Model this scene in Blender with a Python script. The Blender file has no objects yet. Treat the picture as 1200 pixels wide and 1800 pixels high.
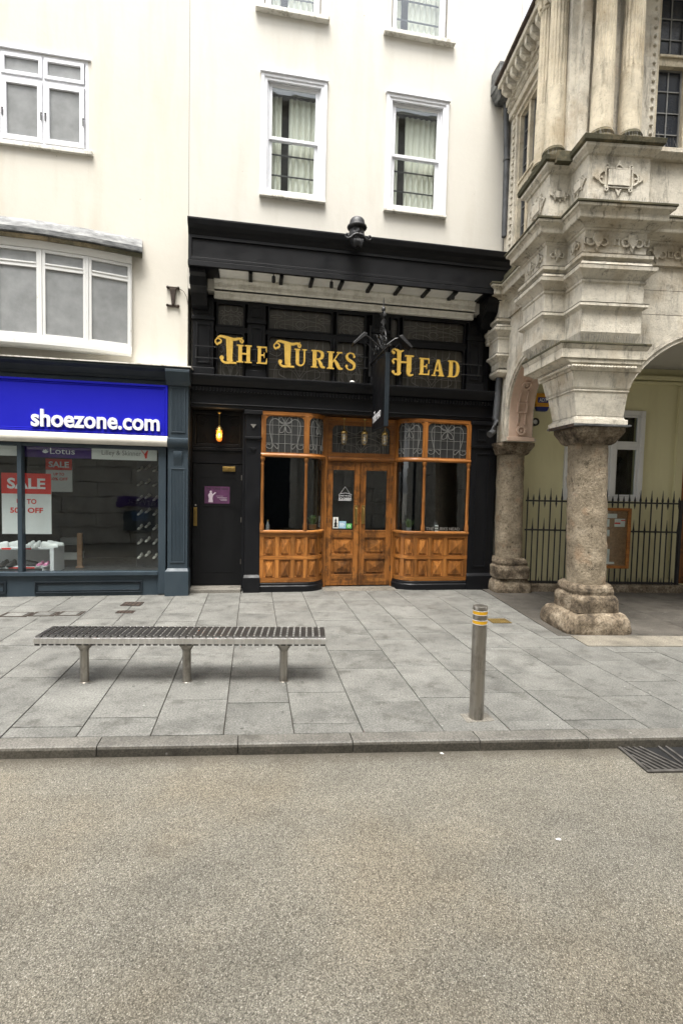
import bpy, bmesh, math, random
from mathutils import Vector, Matrix
R = math.radians
random.seed(7)
sc = bpy.context.scene
col = sc.collection

# ------------------------------------------------------------------ camera
cam_d = bpy.data.cameras.new('camera'); cam = bpy.data.objects.new('camera', cam_d); col.objects.link(cam)
yaw, pitch, roll = R(10.05), R(-3.064), R(1.34)
fw = Vector((math.sin(yaw)*math.cos(pitch), math.cos(yaw)*math.cos(pitch), math.sin(pitch)))
rt = Vector((math.cos(yaw), -math.sin(yaw), 0)); up = rt.cross(fw)
rt, up = rt*math.cos(roll)+up*math.sin(roll), -rt*math.sin(roll)+up*math.cos(roll)
m = Matrix((rt, up, -fw)).transposed().to_4x4(); m.translation = (0, -8.726, 1.9)
cam.matrix_world = m
cam_d.sensor_fit = 'HORIZONTAL'; cam_d.sensor_width = 24; cam_d.lens = 17.464
cam_d.clip_start = 0.05; cam_d.clip_end = 500
sc.camera = cam

# ------------------------------------------------------------------ sky, sun, exposure
SUN_EL, SUN_ROT = R(72), R(205)
w = bpy.data.worlds.new('World'); sc.world = w; w.use_nodes = True
nt = w.node_tree; nt.nodes.clear()
sky = nt.nodes.new('ShaderNodeTexSky'); sky.sky_type = 'NISHITA'; sky.sun_disc = False
sky.sun_elevation = SUN_EL; sky.sun_rotation = SUN_ROT; sky.dust_density = 3.0; sky.air_density = 1.0; sky.ozone_density = 0.6
hs = nt.nodes.new('ShaderNodeHueSaturation'); hs.inputs['Saturation'].default_value = 0.16
bg = nt.nodes.new('ShaderNodeBackground'); bg.inputs['Strength'].default_value = 0.115
wo = nt.nodes.new('ShaderNodeOutputWorld')
nt.links.new(sky.outputs[0], hs.inputs['Color']); nt.links.new(hs.outputs[0], bg.inputs[0]); nt.links.new(bg.outputs[0], wo.inputs[0])
sd = bpy.data.lights.new('sun', 'SUN'); sd.energy = 1.5; sd.angle = R(28); sd.color = (1.0, 0.96, 0.9)
sun = bpy.data.objects.new('sun', sd); col.objects.link(sun)
tos = Vector((math.sin(SUN_ROT)*math.cos(SUN_EL), math.cos(SUN_ROT)*math.cos(SUN_EL), math.sin(SUN_EL)))
sun.rotation_euler = (-tos).to_track_quat('-Z', 'Y').to_euler(); sun.location = (0, -5, 30)
vs = sc.view_settings; vs.view_transform = 'Standard'; vs.look = 'None'; vs.gamma = 1; vs.use_curve_mapping = False
vs.exposure = 2.2
sc.cycles.max_bounces = 7; sc.cycles.diffuse_bounces = 3; sc.cycles.glossy_bounces = 3; sc.cycles.transmission_bounces = 4; sc.cycles.transparent_max_bounces = 12

# ------------------------------------------------------------------ material helpers
MATS = {}
class NT:
    def __init__(s, name):
        s.m = bpy.data.materials.new(name); s.m.use_nodes = True; s.t = s.m.node_tree
        s.b = s.t.nodes['Principled BSDF']; s.out = s.t.nodes['Material Output']; MATS[name] = s.m
        s._tc = None
    def n(s, typ, **kw):
        nd = s.t.nodes.new(typ)
        for k, v in kw.items():
            if k in nd.inputs: nd.inputs[k].default_value = v
            else: setattr(nd, k, v)
        return nd
    def l(s, a, b): s.t.links.new(a, b)
    def coords(s, scale=(1, 1, 1), rnd=False):
        tc = s.n('ShaderNodeTexCoord'); mp = s.n('ShaderNodeMapping'); mp.inputs['Scale'].default_value = scale
        if rnd:
            oi = s.n('ShaderNodeObjectInfo'); ad = s.n('ShaderNodeVectorMath', operation='ADD')
            mu = s.n('ShaderNodeMath', operation='MULTIPLY'); mu.inputs[1].default_value = 37.0
            s.l(oi.outputs['Random'], mu.inputs[0]); s.l(tc.outputs['Object'], ad.inputs[0]); s.l(mu.outputs[0], ad.inputs[1])
            s.l(ad.outputs[0], mp.inputs[0])
        else: s.l(tc.outputs['Object'], mp.inputs[0])
        return mp.outputs[0]
    def noise(s, scale, detail=5, rough=.6, co=None, vec=(1, 1, 1), rnd=False):
        nd = s.n('ShaderNodeTexNoise'); nd.inputs['Scale'].default_value = scale; nd.inputs['Detail'].default_value = detail; nd.inputs['Roughness'].default_value = rough
        s.l(co if co is not None else s.coords(vec, rnd), nd.inputs['Vector']); return nd.outputs['Fac']
    def vor(s, scale, out='Distance', vec=(1, 1, 1), feature='F1'):
        nd = s.n('ShaderNodeTexVoronoi', feature=feature); nd.inputs['Scale'].default_value = scale
        s.l(s.coords(vec), nd.inputs['Vector']); return nd.outputs[out]
    def ramp(s, fac, stops):
        nd = s.n('ShaderNodeValToRGB'); e = nd.color_ramp.elements
        while len(e) < len(stops): e.new(0.5)
        for i, (p, c) in enumerate(stops):
            e[i].position = p; e[i].color = (*c, 1) if hasattr(c, '__len__') else (c, c, c, 1)
        s.l(fac, nd.inputs[0]); return nd.outputs[0]
    def mix(s, fac, a, b, mode='MIX'):
        nd = s.n('ShaderNodeMix', data_type='RGBA', blend_type=mode)
        for v, i in ((fac, 0), (a, 6), (b, 7)):
            if hasattr(v, 'is_output'): s.l(v, nd.inputs[i])
            elif hasattr(v, '__len__'): nd.inputs[i].default_value = (*v, 1)
            else: nd.inputs[i].default_value = v if i == 0 else (v, v, v, 1)
        return nd.outputs[2]
    def mul(s, a, b):
        nd = s.n('ShaderNodeMath', operation='MULTIPLY')
        for v, i in ((a, 0), (b, 1)):
            if hasattr(v, 'is_output'): s.l(v, nd.inputs[i])
            else: nd.inputs[i].default_value = v
        return nd.outputs[0]
    def upmask(s, lo=.5, hi=.9):
        g = s.n('ShaderNodeNewGeometry'); sx = s.n('ShaderNodeSeparateXYZ'); s.l(g.outputs['True Normal'], sx.inputs[0])
        return s.ramp(sx.outputs[2], [(lo, 0), (hi, 1)])
    def bump(s, h, strength=.3, dist=.01):
        nd = s.n('ShaderNodeBump'); nd.inputs['Strength'].default_value = strength; nd.inputs['Distance'].default_value = dist
        s.l(h, nd.inputs['Height']); s.l(nd.outputs[0], s.b.inputs['Normal'])
    def fin(s, colr=None, rough=None, metal=0, spec=None):
        if colr is not None:
            if hasattr(colr, 'is_output'): s.l(colr, s.b.inputs['Base Color'])
            else: s.b.inputs['Base Color'].default_value = (*colr, 1)
        if rough is not None:
            if hasattr(rough, 'is_output'): s.l(rough, s.b.inputs['Roughness'])
            else: s.b.inputs['Roughness'].default_value = rough
        s.b.inputs['Metallic'].default_value = metal
        if spec is not None: s.b.inputs['Specular IOR Level'].default_value = spec
        return s.m

def plain(name, c, rough=.6, metal=0, var=.18, scale=6, bump=0, bscale=80, spec=None, rnd=False):
    t = NT(name); f = t.noise(scale, 4, .6, rnd=rnd)
    a = tuple(x*(1-var) for x in c); b = tuple(min(1, x*(1+var)) for x in c)
    cr = t.ramp(f, [(.3, a), (.7, b)])
    rr = t.ramp(t.noise(scale*2.3, 3), [(.3, max(0, rough-.08)), (.7, min(1, rough+.08))])
    if bump: t.bump(t.noise(bscale, 4), bump, .01)
    return t.fin(cr, rr, metal, spec)

def wall_paint(name, c, dirt, stain=.55):
    t = NT(name)
    base = t.ramp(t.noise(.7, 5, .55), [(.3, tuple(x*.93 for x in c)), (.7, c)])
    st = t.ramp(t.noise(1.0, 6, .65, vec=(2.2, 2.2, .3)), [(.5, 0), (.78, 1)])
    cr = t.mix(t.mul(st, stain), base, dirt)
    sp = t.ramp(t.vor(2.3), [(.012, 1), (.03, 0)])
    cr = t.mix(t.mul(sp, .7), cr, (.25, .2, .15))
    hair = t.ramp(t.noise(3.2, 8, .75), [(.492, 0), (.5, 1), (.508, 0)])
    cr = t.mix(t.mul(hair, .07), cr, (.35, .3, .22))
    t.bump(t.noise(9, 8, .7), .25, .012)
    return t.fin(cr, .78, spec=.3)

wall_paint('pub_render', (.67, .645, .58), (.46, .42, .34), .4)
wall_paint('shop_render', (.68, .645, .565), (.46, .41, .31), .4)
wall_paint('yellow_render', (.74, .70, .44), (.56, .51, .3), .6)
wall_paint('portico_plaster', (.55, .53, .48), (.4, .37, .3), .5)
plain('white_paint', (.78, .79, .82), .45, var=.06, bump=.08, bscale=30)
def weathered(name, c, under, lo=.55, hi=.7, rough=.6):
    t = NT(name); f = t.ramp(t.noise(7, 8, .75, vec=(1, 1, .5)), [(lo, 0), (hi, 1)])
    t.bump(t.noise(40, 5), .25, .006); return t.fin(t.mix(f, c, under), rough)
weathered('old_white_paint', (.72, .72, .70), (.45, .42, .36), .58, .75)
weathered('white_sill', (.70, .68, .62), (.22, .2, .14), .5, .68)
weathered('plaster_white', (.82, .80, .73), (.50, .47, .39), .45, .75)
def gloss(name, c, dust, rough=.32, amt=.5, spec=.4):
    t = NT(name); f = t.ramp(t.noise(2.2, 7, .7, vec=(1.6, 1.6, .5)), [(.45, 0), (.8, 1)])
    sp = t.ramp(t.vor(9), [(.02, 1), (.05, 0)])
    cr = t.mix(t.mul(f, amt), c, dust); cr = t.mix(t.mul(sp, .3), cr, (.12, .12, .115))
    rr = t.ramp(t.noise(5, 6), [(.3, rough), (.75, rough+.25)])
    t.bump(t.noise(22, 5), .06, .01); return t.fin(cr, rr, spec=spec)
gloss('black_paint', (.0028, .0032, .0046), (.009, .009, .0105), .36, spec=.28)
gloss('black_door_paint', (.003, .0033, .004), (.007, .007, .008), .45, spec=.25)
gloss('slate_paint', (.026, .040, .052), (.050, .066, .078), .4, spec=.35)
gloss('dark_slate_paint', (.009, .0145, .020), (.028, .035, .04), .4, spec=.3)
gloss('blue_sign', (.004, .0055, .40), (.007, .009, .44), .5, .3, spec=.25)
gloss('purple_print', (.045, .009, .16), (.048, .011, .17), .5, .2)
plain('white_print', (.78, .78, .76), .5, var=.04)
plain('white_letter', (.85, .85, .86), .4, var=.03)
plain('red_print', (.74, .022, .012), .5, var=.06)
plain('grey_print', (.2, .2, .2), .6, var=.1)
plain('soffit_panel', (.82, .81, .77), .7, var=.08)
def gold():
    t = NT('gold_leaf'); f = t.noise(14, 5)
    t.bump(t.noise(60, 4), .12, .005)
    return t.fin(t.ramp(f, [(.3, (.66, .40, .062)), (.7, (.80, .53, .115))]), .45, .15)
gold()
plain('brass', (.34, .23, .075), .35, .85, var=.2, scale=15)
plain('iron_black', (.012, .012, .013), .5, var=.3, bump=.2, bscale=60)
plain('rusty_iron', (.045, .030, .022), .75, .3, var=.6, scale=12, bump=.3)
plain('lead_came', (.20, .20, .19), .5, .25, var=.15)
plain('dull_came', (.17, .165, .15), .6, .2, var=.2)
plain('cream_enamel', (.60, .57, .50), .5, var=.1)
plain('pink_plaster', (.54, .39, .295), .8, var=.14, scale=4, bump=.15)
plain('dark_interior', (.010, .010, .012), .9, var=.2)
plain('room_dark', (.05, .045, .04), .9, var=.3)
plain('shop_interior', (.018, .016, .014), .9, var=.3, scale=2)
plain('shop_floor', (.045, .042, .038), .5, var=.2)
plain('shelf_white', (.72, .72, .73), .4, var=.04)
plain('shoe_white', (.75, .75, .73), .6, var=.06)
plain('shoe_black', (.018, .018, .02), .6, var=.2)
plain('shoe_pink', (.62, .2, .36), .6, var=.1)
plain('shoe_cream', (.5, .47, .42), .6, var=.2, rnd=True)
plain('terracotta_grey', (.23, .24, .25), .6, var=.1)
plain('leaf_green', (.07, .14, .025), .55, var=.35, scale=40)
plain('poster_purple', (.085, .026, .075), .45, var=.5, scale=4)
plain('poster_pale', (.5, .42, .48), .5, var=.1)
plain('alarm_yellow', (.70, .32, .01), .4, var=.05)
plain('alarm_blue', (.015, .03, .22), .4, var=.05)
plain('cork', (.30, .17, .09), .9, var=.25, scale=20)
plain('paper_white', (.66, .66, .62), .7, var=.05)
plain('sticker_blue', (.30, .48, .62), .5, var=.1)
plain('sticker_green', (.10, .42, .10), .5, var=.1)
plain('amber_band', (.62, .33, .012), .35, var=.06)
plain('dirty_yellow', (.11, .07, .012), .7, var=.6, scale=40)
plain('void_dark', (.006, .006, .006), 1.0, var=.1)
plain('roof_slate', (.06, .06, .07), .7, var=.3)
plain('opposite_wall', (.46, .44, .39), .85, var=.2, scale=1.5)
plain('opposite_base', (.42, .40, .35), .8, var=.2, scale=2)
plain('blue_screen', (.02, .08, .2), .3, var=.1)

plain('old_lead', (.075, .078, .082), .55, .3, var=.35, scale=5, bump=.3)
plain('carved_black', (.016, .016, .018), .5, var=.5, scale=18, bump=.2)
plain('grey_iron', (.10, .093, .085), .6, .5, var=.4, scale=14, bump=.3)
def lead():
    t = NT('lead_sheet'); f = t.noise(5, 7, .7, vec=(1, 1, 3))
    cr = t.ramp(f, [(.36, (.035, .036, .036)), (.5, (.10, .104, .105)), (.64, (.19, .192, .185))])
    t.bump(t.noise(30, 5), .3, .01); return t.fin(cr, .55, .3)
lead()
def steel(name, c, rough, dirt=.3):
    t = NT(name); br = t.noise(60, 3, vec=(1, 1, .03)); d = t.ramp(t.noise(6, 7, .7, vec=(1.5, 1.5, .7)), [(.48, 0), (.75, 1)])
    cr = t.mix(t.mul(d, dirt), t.ramp(br, [(.3, tuple(x*.8 for x in c)), (.7, c)]), (.045, .032, .02))
    return t.fin(cr, t.ramp(t.noise(12, 5), [(.3, rough), (.75, rough+.22)]), .95)
steel('stainless', (.40, .375, .335), .3, .8)
steel('bench_steel', (.78, .77, .75), .3, .2)
plain('bench_slat_metal', (.045, .043, .04), .42, .55, var=.4, scale=30)
def glass(name, tint=(1, 1, 1), ior=1.65, rough=0.0, extra=0.0):
    t = NT(name); t.t.nodes.remove(t.b)
    fr = t.n('ShaderNodeFresnel'); ge = t.n('ShaderNodeNewGeometry'); mr = t.n('ShaderNodeMapRange')     # same reflectance from either face of the pane
    mr.inputs['To Min'].default_value = ior; mr.inputs['To Max'].default_value = 1/ior; t.l(ge.outputs['Backfacing'], mr.inputs['Value']); t.l(mr.outputs[0], fr.inputs[0])
    tr = t.n('ShaderNodeBsdfTransparent'); tr.inputs[0].default_value = (*tint, 1)
    gl = t.n('ShaderNodeBsdfGlossy'); gl.inputs['Roughness'].default_value = rough; gl.inputs[0].default_value = (.95, .97, 1, 1)
    bp = t.n('ShaderNodeBump'); bp.inputs['Strength'].default_value = .05; bp.inputs['Distance'].default_value = .02
    t.l(t.noise(2.2, 2), bp.inputs['Height']); t.l(bp.outputs[0], gl.inputs['Normal'])
    mx = t.n('ShaderNodeMixShader'); t.l(fr.outputs[0], mx.inputs[0]); t.l(tr.outputs[0], mx.inputs[1]); t.l(gl.outputs[0], mx.inputs[2])
    t.l(mx.outputs[0], t.out.inputs['Surface']); return t.m
glass('clear_glass', (.92, .95, .95), 1.6); glass('old_glass', (.8, .83, .82), 1.6); glass('shop_glass', (.92, .95, .95), 1.55)
def obscured(name, c, rough):
    t = NT(name); t.bump(t.noise(55, 4), .25, .008); f = t.noise(4, 5)
    return t.fin(t.ramp(f, [(.3, tuple(x*.7 for x in c)), (.7, c)]), rough, spec=.6)
obscured('frosted_pane', (.31, .32, .32), .10); obscured('leaded_dark_glass', (.035, .036, .036), .18)
obscured('leaded_brown_glass', (.045, .040, .031), .3); obscured('dark_pane', (.02, .025, .035), .06)
def curtain_m():
    t = NT('curtain_cloth'); t.b.inputs['Base Color'].default_value = (.80, .77, .66, 1); t.b.inputs['Roughness'].default_value = .9
    t.bump(t.noise(200, 2), .1, .003); return t.m
curtain_m()
def lampglass():
    t = NT('lamp_glass'); t.fin((.85, .82, .75), .08); t.b.inputs['Transmission Weight'].default_value = .85; t.b.inputs['IOR'].default_value = 1.2; return t.m
lampglass()
def ambergl():
    t = NT('amber_glass'); t.fin((.85, .28, .04), .15); t.b.inputs['Transmission Weight'].default_value = .6
    t.b.inputs['Emission Color'].default_value = (1, .34, .05, 1); t.b.inputs['Emission Strength'].default_value = .12; return t.m
ambergl()
def bulbm():
    t = NT('bulb_glow'); t.fin((1, .7, .3), .5); t.b.inputs['Emission Color'].default_value = (1, .66, .28, 1); t.b.inputs['Emission Strength'].default_value = 3; return t.m
bulbm()

def wood(name, vec, wear=.3, light=1.0):
    t = NT(name)
    g = t.noise(6, 8, .68, vec=vec, rnd=True)
    c = [tuple(x*light for x in q) for q in ((.16, .058, .012), (.27, .102, .021), (.37, .150, .034))]
    cr = t.ramp(g, [(.30, c[0]), (.5, c[1]), (.68, c[2])])
    fine = t.ramp(t.noise(24, 5, .7, vec=vec, rnd=True), [(.36, .70), (.55, 1.05)])
    cr = t.mix(1.0, cr, fine, 'MULTIPLY')
    oi = t.n('ShaderNodeObjectInfo'); tone = t.ramp(oi.outputs['Random'], [(0, .68), (1, 1.2)]); cr = t.mix(1.0, cr, tone, 'MULTIPLY')
    wr = t.ramp(t.noise(5, 9, .78, vec=(1, 1, .6)), [(.56-wear*.18, 0), (.64-wear*.18, 1)])
    cr = t.mix(t.mul(wr, wear*1.5), cr, (.022, .010, .0045))
    pale = t.ramp(t.noise(3.1, 7, .75), [(.58, 0), (.70, 1)])
    cr = t.mix(t.mul(pale, .35), cr, (.40, .22, .085))
    t.bump(t.noise(22, 6, .7, vec=vec), .35, .008)
    return t.fin(cr, t.ramp(t.noise(6, 5), [(.3, .30), (.7, .55)]), spec=.35)
wood('oak_upright', (1, 1, .08), .16); wood('oak_level', (.08, 1, 1), .16); wood('oak_door', (1, 1, .08), .42, .95); wood('oak_door_level', (.08, 1, 1), .42, .95)
wood('oak_panel', (1, 1, .15), .28, 1.05)

def asphalt():
    t = NT('asphalt')
    cell = t.n('ShaderNodeTexVoronoi'); cell.inputs['Scale'].default_value = 200; t.l(t.coords(), cell.inputs['Vector'])
    bw = t.n('ShaderNodeRGBToBW'); t.l(cell.outputs['Color'], bw.inputs[0])
    st = t.ramp(bw.outputs[0], [(.12, (.082, .077, .065)), (.38, (.165, .154, .131)), (.60, (.210, .198, .170)), (.80, (.262, .248, .216)), (.93, (.38, .365, .33))])
    edge = t.ramp(cell.outputs['Distance'], [(.3, 1.0), (.65, .6)])
    cr = t.mix(1.0, st, edge, 'MULTIPLY')
    big = t.ramp(t.noise(.6, 6, .62), [(.36, (.95, .95, .92)), (.5, (1.0, .985, .93)), (.64, (1.04, .98, .87))])
    cr = t.mix(1.0, cr, big, 'MULTIPLY')
    mid = t.ramp(t.noise(1.6, 4, .6, vec=(1, 1.9, 1)), [(.36, .88), (.52, 1.0), (.66, 1.08)])
    cr = t.mix(1.0, cr, mid, 'MULTIPLY')
    sm = t.ramp(t.noise(1.1, 7, .7), [(.58, 0), (.70, 1)]); cr = t.mix(t.mul(sm, .3), cr, (.075, .065, .05))
    sx = t.n('ShaderNodeSeparateXYZ'); t.l(t.coords((1, 1, 1)), sx.inputs[0])
    gu = t.n('ShaderNodeMath', operation='MULTIPLY_ADD'); gu.inputs[1].default_value = .1; t.l(sx.outputs[0], gu.inputs[0]); t.l(sx.outputs[1], gu.inputs[2])   # y + .1x : distance to the kerb
    nz0 = t.n('ShaderNodeMath', operation='MULTIPLY_ADD'); nz0.inputs[1].default_value = .22; t.l(t.noise(5, 6, .75), nz0.inputs[0]); t.l(gu.outputs[0], nz0.inputs[2])
    gd = t.n('ShaderNodeMapRange'); gd.inputs['From Min'].default_value = -5.20; gd.inputs['From Max'].default_value = -5.03; t.l(nz0.outputs[0], gd.inputs['Value'])
    cr = t.mix(t.mul(gd.outputs[0], .8), cr, (.045, .038, .028))     # silt gathered in the channel
    dk = t.ramp(t.vor(1.35), [(.05, 1), (.11, 0)]); dm = t.ramp(t.noise(2.1, 3), [(.48, 0), (.53, 1)])
    cr = t.mix(t.mul(t.mul(dk, dm), .7), cr, (.028, .026, .023))
    wv = t.n('ShaderNodeTexVoronoi'); wv.inputs['Scale'].default_value = 3.0
    wco = t.coords((1, 1.6, 1)); nz = t.n('ShaderNodeTexNoise'); nz.inputs['Scale'].default_value = 22; nz.inputs['Detail'].default_value = 3
    t.l(wco, nz.inputs['Vector']); ad = t.n('ShaderNodeMix', data_type='VECTOR'); ad.inputs[0].default_value = .055
    t.l(wco, ad.inputs[4]); t.l(nz.outputs['Color'], ad.inputs[5]); t.l(ad.outputs[1], wv.inputs['Vector'])
    wb = t.n('ShaderNodeRGBToBW'); t.l(wv.outputs['Color'], wb.inputs[0])
    sel = t.ramp(wb.outputs[0], [(.55, 0), (.56, 1)])
    wf = t.mul(t.ramp(wv.outputs['Distance'], [(.024, 1), (.045, 0)]), sel)
    cr = t.mix(t.mul(wf, .9), cr, (.72, .71, .68))
    hb = t.ramp(cell.outputs['Distance'], [(.0, 1), (.6, 0)])
    t.bump(hb, .3, .004); return t.fin(cr, .85, spec=.25)
asphalt()
def paving(name, c, amt=.22, grime=.5):
    t = NT(name); oi = t.n('ShaderNodeObjectInfo')
    tone = t.ramp(oi.outputs['Random'], [(0, tuple(x*(1-amt) for x in c)), (.5, c), (1, tuple(x*(1+amt*.8) for x in c))])
    cl = t.ramp(t.noise(2.6, 8, .7, rnd=True), [(.36, .72), (.5, 1.0), (.64, 1.2)])
    cr = t.mix(1.0, tone, cl, 'MULTIPLY')
    gr = t.ramp(t.noise(62, 4, .8), [(.40, .66), (.5, 1.0), (.60, 1.34)])
    cr = t.mix(1.0, cr, gr, 'MULTIPLY')
    blot = t.ramp(t.noise(4.5, 9, .78, rnd=True), [(.53, 0), (.63, 1)])
    cr = t.mix(t.mul(blot, grime), cr, (.040, .038, .031))
    for sc_, lo, hi, dk, am in ((5.5, .06, .11, (.022, .021, .018), .7), (11, .05, .10, (.026, .025, .021), .6)):
        v = t.n('ShaderNodeTexVoronoi'); v.inputs['Scale'].default_value = sc_; t.l(t.coords((1, 1, 1), True), v.inputs['Vector'])
        b_ = t.n('ShaderNodeRGBToBW'); t.l(v.outputs['Color'], b_.inputs[0]); sel = t.ramp(b_.outputs[0], [(.58, 0), (.6, 1)])
        cr = t.mix(t.mul(t.mul(t.ramp(v.outputs['Distance'], [(lo, 1), (hi, 0)]), sel), am), cr, dk)
    v = t.n('ShaderNodeTexVoronoi'); v.inputs['Scale'].default_value = 8; t.l(t.coords((1, 1.4, 1), True), v.inputs['Vector'])
    b_ = t.n('ShaderNodeRGBToBW'); t.l(v.outputs['Color'], b_.inputs[0]); sel = t.ramp(b_.outputs[0], [(.7, 0), (.72, 1)])
    cr = t.mix(t.mul(t.mul(t.ramp(v.outputs['Distance'], [(.05, 1), (.10, 0)]), sel), .6), cr, (.42, .42, .40))
    t.bump(t.noise(70, 6, .75), .4, .006)
    return t.fin(cr, t.ramp(t.noise(3, 5, rnd=True), [(.3, .5), (.7, .75)]), spec=.35)
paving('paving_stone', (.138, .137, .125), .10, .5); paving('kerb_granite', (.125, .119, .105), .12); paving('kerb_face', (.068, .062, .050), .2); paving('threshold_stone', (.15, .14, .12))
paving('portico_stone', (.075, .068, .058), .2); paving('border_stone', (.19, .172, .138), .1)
plain('joint_dirt', (.036, .032, .026), .95, var=.3, scale=20)

def limestone(name, c=(.65, .605, .51), moss=.85, streak=.6, dark=.35):
    t = NT(name)
    cl = t.ramp(t.noise(3.2, 8, .68), [(.28, tuple(x*.66 for x in c)), (.5, c), (.72, tuple(min(1, x*1.2) for x in c))])
    warm = t.ramp(t.noise(1.7, 6, .65), [(.5, 0), (.66, 1)])
    cr = t.mix(t.mul(warm, .55), cl, (.36, .275, .165))
    st = t.ramp(t.noise(3.4, 9, .75, vec=(2.6, 2.6, .42)), [(.53, 0), (.66, 1)])
    cr = t.mix(t.mul(st, streak), cr, (.055, .049, .036))
    up_ = t.upmask(.3, .75); br = t.ramp(t.noise(7, 8, .72), [(.34, 0), (.52, 1)])
    cr = t.mix(t.mul(t.mul(up_, br), moss), cr, (.013, .0135, .007))
    bl = t.ramp(t.noise(5.5, 10, .8), [(.56, 0), (.64, 1)])
    cr = t.mix(t.mul(bl, dark), cr, (.016, .015, .010))
    sp = t.ramp(t.noise(30, 6, .8), [(.56, 0), (.66, 1)])
    cr = t.mix(t.mul(sp, .4), cr, (.07, .062, .045))
    t.bump(t.noise(16, 10, .78), .65, .025)
    return t.fin(cr, .9, spec=.15)
limestone('limestone'); limestone('mossy_limestone', (.085, .08, .052), .95, .8, .85); limestone('stained_limestone', (.58, .535, .44), .95, .8, .6); limestone('column_limestone', (.60, .535, .41), .6, .5, .25)
def granite():
    t = NT('granite')
    big = t.ramp(t.noise(2.6, 7, .68), [(.3, (.20, .162, .112)), (.55, (.33, .275, .198)), (.75, (.42, .36, .275))])
    sp = t.ramp(t.noise(26, 6, .8), [(.34, .30), (.44, .80), (.58, 1.0), (.70, 1.3)])
    cr = t.mix(1.0, big, sp, 'MULTIPLY')
    pit = t.ramp(t.noise(12, 9, .82, vec=(1, 1, .75)), [(.555, 0), (.62, 1)])
    cr = t.mix(t.mul(pit, .75), cr, (.03, .024, .016))
    red = t.ramp(t.noise(3.1, 3), [(.56, 0), (.68, 1)]); cr = t.mix(t.mul(red, .35), cr, (.34, .21, .125))
    h = t.mix(.5, t.noise(13, 10, .8), t.noise(38, 5, .7)); t.bump(h, 1.0, .04)
    return t.fin(cr, .92, spec=.15)
granite()
def granite_dark():
    t = NT('stained_granite')
    big = t.ramp(t.noise(4, 8, .7), [(.36, (.045, .036, .026)), (.5, (.15, .118, .082)), (.64, (.27, .225, .165))])
    sp = t.ramp(t.noise(30, 6, .78), [(.38, .45), (.5, 1.0), (.62, 1.35)])
    t.bump(t.noise(14, 9, .75), .8, .03); return t.fin(t.mix(1.0, big, sp, 'MULTIPLY'), .92, spec=.2)
granite_dark()

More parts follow.
